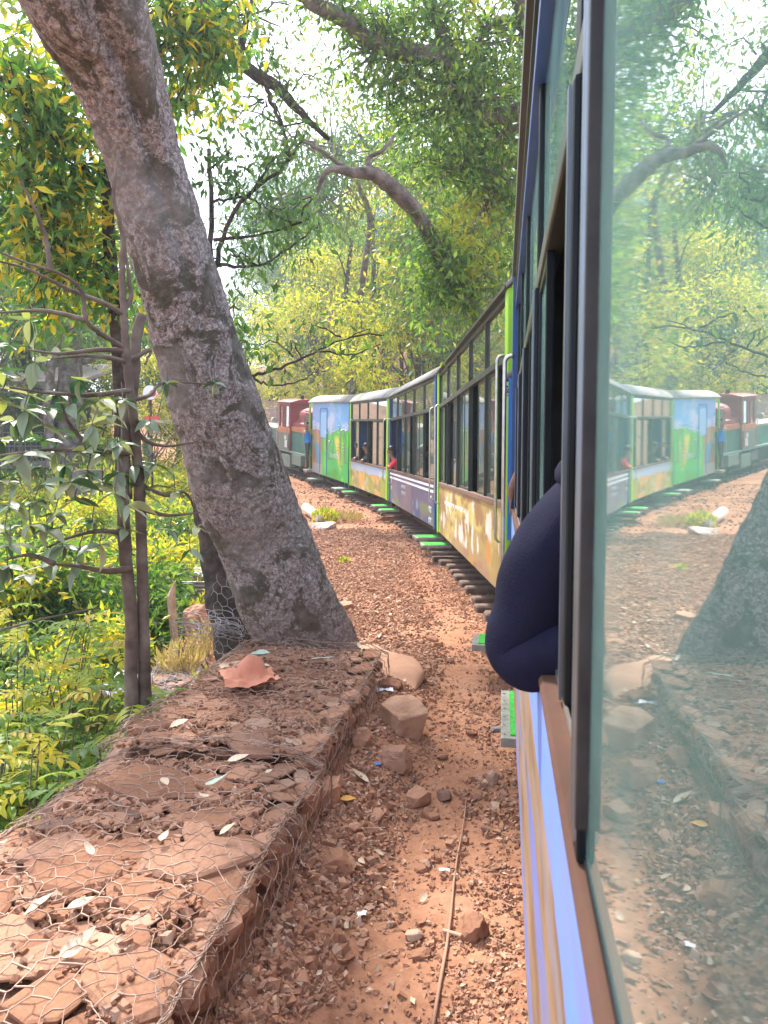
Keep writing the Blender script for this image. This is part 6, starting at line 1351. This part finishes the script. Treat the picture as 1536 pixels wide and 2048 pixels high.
# ------------------------------------------------------------ people
def person(name, label, O, chains, mats, sc=1.0, parent=None, sub=2):
    """one continuous skinned body; chains: list of joint lists [(pos, radius, material index)] sharing first joint of list 0 (the pelvis)"""
    verts, edges, rad, mi = [], [], [], []
    def add(p, r, m): verts.append(Vector(p)); rad.append(r); mi.append(m); return len(verts) - 1
    names = {}
    for ch in chains:
        prev = None
        for item in ch:
            if isinstance(item, str): idx_ = names[item]
            else:
                idx_ = add(item[1], item[2], item[3]); names[item[0]] = idx_
            if prev is not None: edges.append((prev, idx_))
            prev = idx_
    me = bpy.data.meshes.new(name); me.from_pydata([tuple(v) for v in verts], edges, []); o = bpy.data.objects.new(name, me); C.objects.link(o)
    sk = o.modifiers.new('s', 'SKIN'); sl = me.skin_vertices[0].data
    for i, r_ in enumerate(rad): sl[i].radius = (r_, r_) if not isinstance(r_, tuple) else r_
    sl[0].use_root = True; sk.use_smooth_shade = True; ss = o.modifiers.new('u', 'SUBSURF'); ss.levels = sub; ss.render_levels = sub
    dg = bpy.context.evaluated_depsgraph_get(); dg.update(); me2 = bpy.data.meshes.new_from_object(o.evaluated_get(dg)); bpy.data.objects.remove(o)
    me2.materials.clear()
    for m_ in mats: me2.materials.append(m_)
    seg = [(np.array(verts[a]), np.array(verts[b_]), mi[b_]) for a, b_ in edges]
    for f in me2.polygons:
        c_ = np.array(f.center); best = 1e9; k = 0
        for a, b_, m_ in seg:
            ab = b_ - a; t = np.clip(np.dot(c_ - a, ab) / max(1e-9, np.dot(ab, ab)), 0, 1); d = np.linalg.norm(c_ - a - ab * t)
            if d < best: best = d; k = m_
        f.material_index = k; f.use_smooth = True
    root = thing('person', label, 'person', O); b_ = link('body', me2, None, root); return root
def M1(n, a, b_, r=.8): return mat_noise(n, a, b_, 14, r, .25, .003, bscale=140)
SKIN = M1('brown_skin', (.22, .11, .07), (.32, .17, .11), .55); NAVY = mat_noise('navy_sweatshirt', (.006, .007, .017), (.015, .016, .036), 6, .95, .5, .004, bscale=260, spec=.1)
HAIR = M1('black_hair', (.008, .007, .007), (.02, .018, .018), .45); REDSH = M1('red_shirt', (.55, .03, .05), (.7, .06, .08)); BLUESH = M1('bright_blue_shirt', (.01, .17, .65), (.02, .25, .8)); TROU = M1('dark_grey_trousers', (.04, .045, .04), (.08, .085, .07)); TEAL = M1('teal_mask', (.05, .34, .36), (.09, .45, .46)); DARKCL = M1('dark_clothes', (.012, .014, .02), (.03, .034, .045)); PALEBL = M1('pale_blue_cloth', (.35, .5, .75), (.5, .62, .85))
def ell(mb, c_, r_, n=14, m=10, half=None):
    """ellipsoid; half=(z0) keeps the part above z0"""
    b0 = len(mb.v)
    for j in range(m + 1):
        ph = math.pi * j / m
        if half is not None: ph = half * j / m
        for i in range(n): t = 2 * math.pi * i / n; mb.v.append((c_[0] + r_[0] * math.sin(ph) * math.cos(t), c_[1] + r_[1] * math.sin(ph) * math.sin(t), c_[2] + r_[2] * math.cos(ph)))
    for j in range(m):
        for i in range(n): mb.f.append((b0 + j * n + i, b0 + j * n + (i + 1) % n, b0 + (j + 1) * n + (i + 1) % n, b0 + (j + 1) * n + i))
    return mb
def head_bits(root, c_, face, r_=.1, hair=HAIR, cover=1.9, haircol=None):
    """hair cap, nose, eyes, mouth, ears; face: horizontal unit vector of the look"""
    f = Vector(face).normalized(); s_ = Vector((-f.y, f.x, 0)); c_ = Vector(c_)
    ell(MB(), c_ - f * .018 + Vector((0, 0, .022)), (r_ * 1.0, r_ * 1.0, r_ * 1.15), half=cover * .82).build('hair', hair, root, True)
    for sg in (-1, 1):
        ell(MB(), c_ + f * r_ * .86 + s_ * sg * r_ * .33 + Vector((0, 0, .01)), (.012, .012, .008), 8, 6).build('eye', HAIR, root, True)
        ell(MB(), c_ + s_ * sg * r_ * .86 + Vector((0, 0, -.01)), (.016, .016, .028), 8, 6).build('ear', SKIN, root, True)
    ell(MB(), c_ + f * r_ * .98 + Vector((0, 0, -.018)), (.014, .014, .022), 8, 6).build('nose', SKIN, root, True)
    ell(MB(), c_ + f * r_ * .84 + Vector((0, 0, -.055)), (.022, .022, .007), 8, 6).build('mouth', M1('lips', (.25, .08, .07), (.3, .1, .09)), root, True)
def hand(ch_list, wrist, wp, d, side, r_=.010, m=0, up=Vector((0, 0, 1)), L=.075):
    """five fingers as their own chains rooted in the palm"""
    d = Vector(d).normalized(); side = Vector(side).normalized(); palm = Vector(wp) + d * .055; ch_list.append([wrist, (wrist + 'p', palm, .026, m)])
    for k, (o_, l_) in enumerate(((-.028, .85), (-.010, 1.0), (.009, .95), (.027, .75))):
        b0 = palm + side * o_ + d * .02; ch_list.append([wrist + 'p', (wrist + 'f%da' % k, b0 + d * .018, r_, m), (wrist + 'f%db' % k, b0 + d * (.018 + L * .5 * l_) - up * .012, r_ * .9, m), (wrist + 'f%dc' % k, b0 + d * (.018 + L * .75 * l_) - up * .035, r_ * .75, m)])
    ch_list.append([wrist + 'p', (wrist + 'ta', palm - side * .035 - d * .01, r_ * 1.15, m), (wrist + 'tb', palm - side * .05 + d * .02 - up * .015, r_, m)])

# passenger in the navy sweatshirt whose elbow rests on the sill of the window in front of us
h9 = Vector((fwd(HEAD[0])[0], fwd(HEAD[0])[1], 0)); l9 = Vector((lft(HEAD[0])[0], lft(HEAD[0])[1], 0)); N0 = Vector((NEAR[0], NEAR[1], 0))
def ow(s, out, z): return N0 + h9 * s + l9 * out + Vector((0, 0, z))
O = ow(1.36, -.30, .86)
def rel(v): return v - O
ch = [[('pel', rel(ow(1.40, -.26, .93)), .135, 0), ('wai', rel(ow(1.39, -.22, 1.12)), .14, 0), ('che', rel(ow(1.37, -.17, 1.36)), .15, 0), ('nec0', rel(ow(1.37, -.21, 1.54)), .085, 0), ('nec', rel(ow(1.40, -.16, 1.59)), .058, 1), ('hd', rel(ow(1.43, -.155, 1.63)), .082, 1), ('hd2', rel(ow(1.44, -.155, 1.70)), .080, 1)],
      ['che', ('shl', rel(ow(1.38, -.05, 1.475)), .088, 0), ('ua', rel(ow(1.39, .025, 1.40)), .070, 0), ('uam', rel(ow(1.40, .045, 1.30)), .063, 0), ('elb', rel(ow(1.42, .075, 1.262)), .058, 0)],
      ['che', ('shr', rel(ow(1.38, -.46, 1.45)), .075, 0), ('elr', rel(ow(1.46, -.52, 1.20)), .055, 0), ('wrr', rel(ow(1.66, -.42, 1.16)), .036, 0)],
      ['pel', ('kl', rel(ow(1.82, -.22, .95)), .085, 2), ('al', rel(ow(1.86, -.22, .58)), .055, 2)], ['pel', ('kr', rel(ow(1.82, -.45, .95)), .085, 2), ('ar', rel(ow(1.86, -.45, .58)), .055, 2)]]
# upper arm and forearm: shoulder (inside) - elbow (outside, on the sill) - wrist (back inside)
ch[1] = ['che', ('shl', rel(ow(1.34, -.068, 1.515)), .088, 0), ('ua', rel(ow(1.335, -.030, 1.44)), .083, 0), ('uam', rel(ow(1.33, .004, 1.345)), .080, 0), ('uan', rel(ow(1.328, .014, 1.295)), .076, 0), ('elb', rel(ow(1.325, .022, 1.248)), .070, 0), ('elb2', rel(ow(1.30, .000, 1.240)), .064, 0), ('fa', rel(ow(1.26, -.06, 1.292)), .056, 0), ('wr', rel(ow(1.24, -.12, 1.24)), .036, 0), ('wrh', rel(ow(1.22, -.17, 1.25)), .028, 1)]
hand(ch, 'wrh', rel(ow(1.22, -.17, 1.25)), -l9, h9, .0095, 1); hand(ch, 'wrr', rel(ow(1.66, -.42, 1.16)), h9, l9, .0095, 1)
hood = person('p', 'passenger in navy hooded sweatshirt resting an elbow out of the nearest open window', O, ch, [NAVY, SKIN, DARKCL], sub=3)
hc = rel(ow(1.435, -.155, 1.665)); head_bits(hood, hc, h9, .10)
mb = MB(); 
for i in range(2): mb.tube([hc + h9 * .085 + l9 * .03 + Vector((0, 0, -.02 - .05 * i)), hc + l9 * .092 + h9 * .03 + Vector((0, 0, -.02 - .03 * i)), hc + l9 * .092 - h9 * .015 + Vector((0, 0, 0))], .005, 6)
ell(mb, hc + h9 * .085 + Vector((0, 0, -.04)), (.06, .045, .055), 14, 10); mb.build('face_mask', TEAL, hood, True)
# hood lying on the shoulders, cuff ribs and seam
mb = MB(); cc = rel(ow(1.35, -.19, 1.575)); mb.tube([cc + h9 * .10 * math.cos(t) + l9 * .13 * math.sin(t) + Vector((0, 0, .012 * math.cos(t))) for t in np.linspace(0, 6.2832, 25)], [.030] * 25, 12); mb.build('hood', NAVY, hood, True)
# cloth folds: shallow creases running across the bend of the elbow and down the sleeve
me = [c_ for c_ in hood.children if c_.name.startswith('body')][0].data
co = np.zeros(len(me.vertices) * 3, np.float32); me.vertices.foreach_get('co', co); co = co.reshape(-1, 3); nn = np.zeros_like(co); me.vertices.foreach_get('normal', nn.ravel()) if False else None
nn = np.array([v.normal[:] for v in me.vertices]); s_ = co @ np.array(h9); z_ = co[:, 2]; o_ = co @ np.array(l9)
f_ = np.sin((z_ * 26 + o_ * 34 + 2.5 * vnoise(s_ * 7, z_ * 7, o_ * 7) * 3)) * (.3 + sstep(.15, .0, np.abs(z_ - .42))) * .0038 + (fbm(s_ * 16, z_ * 8, o_ * 12, 2) - .5) * .012
co = co + nn * f_[:, None]; me.vertices.foreach_set('co', co.astype(np.float32).ravel()); me.update()

# person farther inside our coach, with a checked band on a dark cap
O = ow(1.75, -.62, .86); rel = lambda v: v - O
ch = [[('pel', rel(ow(1.75, -.60, .95)), .14, 0), ('wai', rel(ow(1.75, -.55, 1.2)), .13, 0), ('che', rel(ow(1.74, -.42, 1.55)), .15, 0), ('nec', rel(ow(1.74, -.34, 1.78)), .06, 1), ('hd', rel(ow(1.74, -.30, 1.88)), .085, 1), ('hd2', rel(ow(1.74, -.30, 1.97)), .08, 1)],
      ['che', ('sl', rel(ow(1.62, -.30, 1.64)), .07, 0), ('el', rel(ow(1.60, -.22, 1.38)), .05, 0), ('wl', rel(ow(1.75, -.2, 1.25)), .033, 1)], ['che', ('sr', rel(ow(1.84, -.52, 1.62)), .07, 0), ('er', rel(ow(1.9, -.5, 1.38)), .05, 0), ('wr2', rel(ow(1.95, -.35, 1.26)), .033, 1)],
      ['pel', ('k1', rel(ow(1.70, -.42, .92)), .08, 0), ('a1', rel(ow(1.70, -.40, .6)), .05, 0)], ['pel', ('k2', rel(ow(1.85, -.42, .92)), .08, 0), ('a2', rel(ow(1.85, -.40, .6)), .05, 0)]]
hand(ch, 'wl', rel(ow(1.75, -.2, 1.25)), l9, h9, .0095, 1); hand(ch, 'wr2', rel(ow(1.95, -.35, 1.26)), l9, h9, .0095, 1)
pp = person('p', 'dark dressed passenger with checked cap band inside our coach behind the window post', O, ch, [DARKCL, SKIN], sub=2); hc = rel(ow(1.74, -.30, 1.92)); head_bits(pp, hc, l9, .10)
mb = MB(); ell(mb, hc + Vector((0, 0, .03)), (.112, .112, .11), half=1.5); mb.build('cap', DARKCL, pp, True)
mb = MB(); 
for i in range(34):
    for j in range(3):
        if (i + j) % 2: t = 2 * math.pi * i / 34; t2 = 2 * math.pi * (i + 1) / 34; z0_ = hc.z - .005 + j * .011; rr = .116; mb.add([(hc.x + rr * math.cos(t), hc.y + rr * math.sin(t), z0_), (hc.x + rr * math.cos(t2), hc.y + rr * math.sin(t2), z0_), (hc.x + rr * math.cos(t2), hc.y + rr * math.sin(t2), z0_ + .011), (hc.x + rr * math.cos(t), hc.y + rr * math.sin(t), z0_ + .011)], [(0, 1, 2, 3)])
mb.build('checked_band', M_WHITE, pp)

def sitter(label, base, out, face, mats, s_=1.0, arm_out=.05, lean=.0, elbow_down=True, hair=HAIR, raise_arm=False, headup=.0):
    """someone at a window: base = point on the sill, out = outward unit vector, face = where the head looks"""
    B = Vector(base); o_ = Vector(out).normalized(); a_ = Vector((-o_.y, o_.x, 0)); f_ = Vector(face).normalized(); z = Vector((0, 0, 1)); O = B - o_ * .2 - z * .35 * s_
    P_ = lambda so, sa, sz: (B + o_ * so * s_ + a_ * sa * s_ + z * sz * s_) - O
    ch = [[('pel', P_(-.30, 0, -.32), .12 * s_, 0), ('wai', P_(-.28, 0, -.12), .11 * s_, 0), ('che', P_(-.18 + lean, 0, .10), .13 * s_, 0), ('nec0', P_(-.12 + lean, 0, .26), .06 * s_, 0), ('nec', P_(-.09 + lean, 0, .33), .045 * s_, 1), ('hd', P_(-.06 + lean, 0, .41 + headup), .078 * s_, 1), ('hd2', P_(-.06 + lean, 0, .49 + headup), .076 * s_, 1)]]
    for sg, q in ((-1, 'l'), (1, 'r')):
        ch.append(['che', ('s' + q, P_(-.16 + lean, .16 * sg, .18), .062 * s_, 0), ('e' + q, P_(arm_out, .17 * sg, .035), .045 * s_, 0 if sg > 0 else 0), ('w' + q, P_(arm_out + .0, .02 * sg + (.0), .075) if not raise_arm else P_(arm_out, .12 * sg, .30), .03 * s_, 1)])
        hand(ch, 'w' + q, ch[-1][-1][1], -a_ * sg if not raise_arm else z, o_, .009 * s_, 1)
        ch.append(['pel', ('k' + q, P_(-.30, .1 * sg, -.34) + a_ * 0 + Vector((0, 0, 0)) + (a_ * .30 * s_), .07 * s_, 2), ('a' + q, P_(-.30, .1 * sg, -.62) + (a_ * .32 * s_), .045 * s_, 2)])
    r_ = person('p', label, O, ch, mats, sub=2); head_bits(r_, P_(-.06 + lean, 0, .45 + headup), f_, .095 * s_, hair); return r_, P_
def coach_pt(root, x, y, z): 
    bpy.context.view_layer.update(); return root.matrix_world @ Vector((x, y, z))
def coach_vec(root, v): return root.matrix_world.to_3x3() @ Vector(v)
Lc3 = place(P2, P3)[2]; Lc4 = place(P3, P4)[2]
sitter('black haired child in a red shirt leaning out of the slate blue coach', coach_pt(coach3, Lc3 - .50, 0, ZS + .06), coach_vec(coach3, (0, 1, 0)), coach_vec(coach3, (.55, .8, 0)), [REDSH, SKIN, DARKCL], .95, .09, .10)
sitter('passenger in black top at the far window of the lime coach with the ochre mural', coach_pt(coach4, Lc4 - .75, 0, ZS + .05), coach_vec(coach4, (0, 1, 0)), coach_vec(coach4, (.7, .6, 0)), [DARKCL, SKIN, DARKCL], .95, .03, 0.0)
sitter('passenger in dark clothes at the middle window of the lime coach with the ochre mural', coach_pt(coach4, Lc4 - 1.85, 0, ZS + .05), coach_vec(coach4, (0, 1, 0)), coach_vec(coach4, (.7, .6, 0)), [DARKCL, SKIN, DARKCL], .95, .04, 0.0)
sitter('passenger with pale blue cloth behind the near windows of the slate blue coach', coach_pt(coach3, 1.7, -.12, ZS + .05), coach_vec(coach3, (0, 1, 0)), coach_vec(coach3, (.7, .6, 0)), [PALEBL, SKIN, DARKCL], 1.0, .0, 0.0)
# man standing in the gap at the far door of the tan coach end, face turned out
def stander(label, O, out, face, mats, s_=1.0, arms='up', hair=HAIR):
    o_ = Vector(out).normalized(); a_ = Vector((-o_.y, o_.x, 0)); z = Vector((0, 0, 1)); P_ = lambda so, sa, sz: o_ * so * s_ + a_ * sa * s_ + z * sz * s_
    ch = [[('pel', P_(0, 0, .92), .125 * s_, 2), ('wai', P_(0, 0, 1.06), .12 * s_, 0), ('che', P_(.01, 0, 1.30), .145 * s_, 0), ('nec0', P_(.02, 0, 1.44), .065 * s_, 0), ('nec', P_(.03, 0, 1.50), .05 * s_, 1), ('hd', P_(.05, 0, 1.58), .08 * s_, 1), ('hd2', P_(.05, 0, 1.67), .078 * s_, 1)]]
    for sg, q in ((-1, 'l'), (1, 'r')):
        ch.append(['pel', ('t' + q, P_(0, .09 * sg, .84), .09 * s_, 2), ('k' + q, P_(.03, .10 * sg, .47), .062 * s_, 2), ('a' + q, P_(0, .10 * sg, .08), .042 * s_, 2), ('f' + q, P_(.13, .11 * sg, .035), .035 * s_, 3)])
        if arms == 'up' and sg > 0: j = [('s' + q, P_(.0, .19 * sg, 1.36), .062 * s_, 0), ('e' + q, P_(.05, .30 * sg, 1.55), .045 * s_, 1), ('w' + q, P_(.05, .20 * sg, 1.78), .03 * s_, 1)]; hd_ = z
        else: j = [('s' + q, P_(.0, .19 * sg, 1.36), .062 * s_, 0), ('e' + q, P_(.0, .25 * sg, 1.08), .045 * s_, 0), ('w' + q, P_(.10, .22 * sg, .86), .03 * s_, 1)]; hd_ = -z
        ch.append(['che'] + j); hand(ch, 'w' + q, j[-1][1], hd_, a_, .009 * s_, 1)
    r_ = person('p', label, O, ch, mats, sub=2); head_bits(r_, P_(.05, 0, 1.63), face, .095 * s_, hair); return r_
VP, VH, VL, VZ = VAN
o_ = stander('man in a bright blue shirt hanging from the far doorway of the mural van', coach_pt(van, VL - .28, .10, .52), coach_vec(van, (.3, 1, 0)), coach_vec(van, (.8, .5, 0)), [BLUESH, SKIN, TROU, DARKCL], 1.0, 'up')
MB().box(-.25, .25, -.35, .1, -.08, .0, .01).build('footboard', M_STEPFRAME, van, loc=(VL - .28, .12, .52))
GREYH = M1('grey_hair', (.25, .24, .24), (.4, .39, .38))
o_ = stander('person in dark blue leaning from the doorway between our coach and the tan coach', Vector(tuple(gp(5.84, -.10)) + (.52,)), (l9.x, l9.y, 0), (l9 * .8 + h9 * .5), [M1('dark_blue_jacket', (.015, .03, .09), (.03, .05, .14)), SKIN, DARKCL, DARKCL], 1.0, 'down', GREYH)
hc = Vector(tuple(gp(5.84, -.05)) + (.52 + 1.63,)) - o_.location; ell(MB(), hc + Vector((0, 0, .04)), (.115, .115, .11), half=1.45).build('cap', DARKCL, o_, True)
MB().box(-.30, .02, -.9, .02, .44, .52).build('gangway_plate', M_UNDER, coach2)

# ------------------------------------------------------------ hazy air
hz = MB().box(-150, 150, -60, 380, -45, 70).build('haze'); hz['kind'] = 'stuff'
m = bpy.data.materials.new('hazy_air'); m.use_nodes = True; nt = m.node_tree; nt.nodes.clear(); out = nt.nodes.new('ShaderNodeOutputMaterial'); pv = nt.nodes.new('ShaderNodeVolumePrincipled'); pv.inputs['Color'].default_value = (.80, .93, 1.0, 1); pv.inputs['Density'].default_value = .0020; pv.inputs['Anisotropy'].default_value = .35
nt.links.new(pv.outputs[0], out.inputs['Volume']); hz.data.materials.append(m)
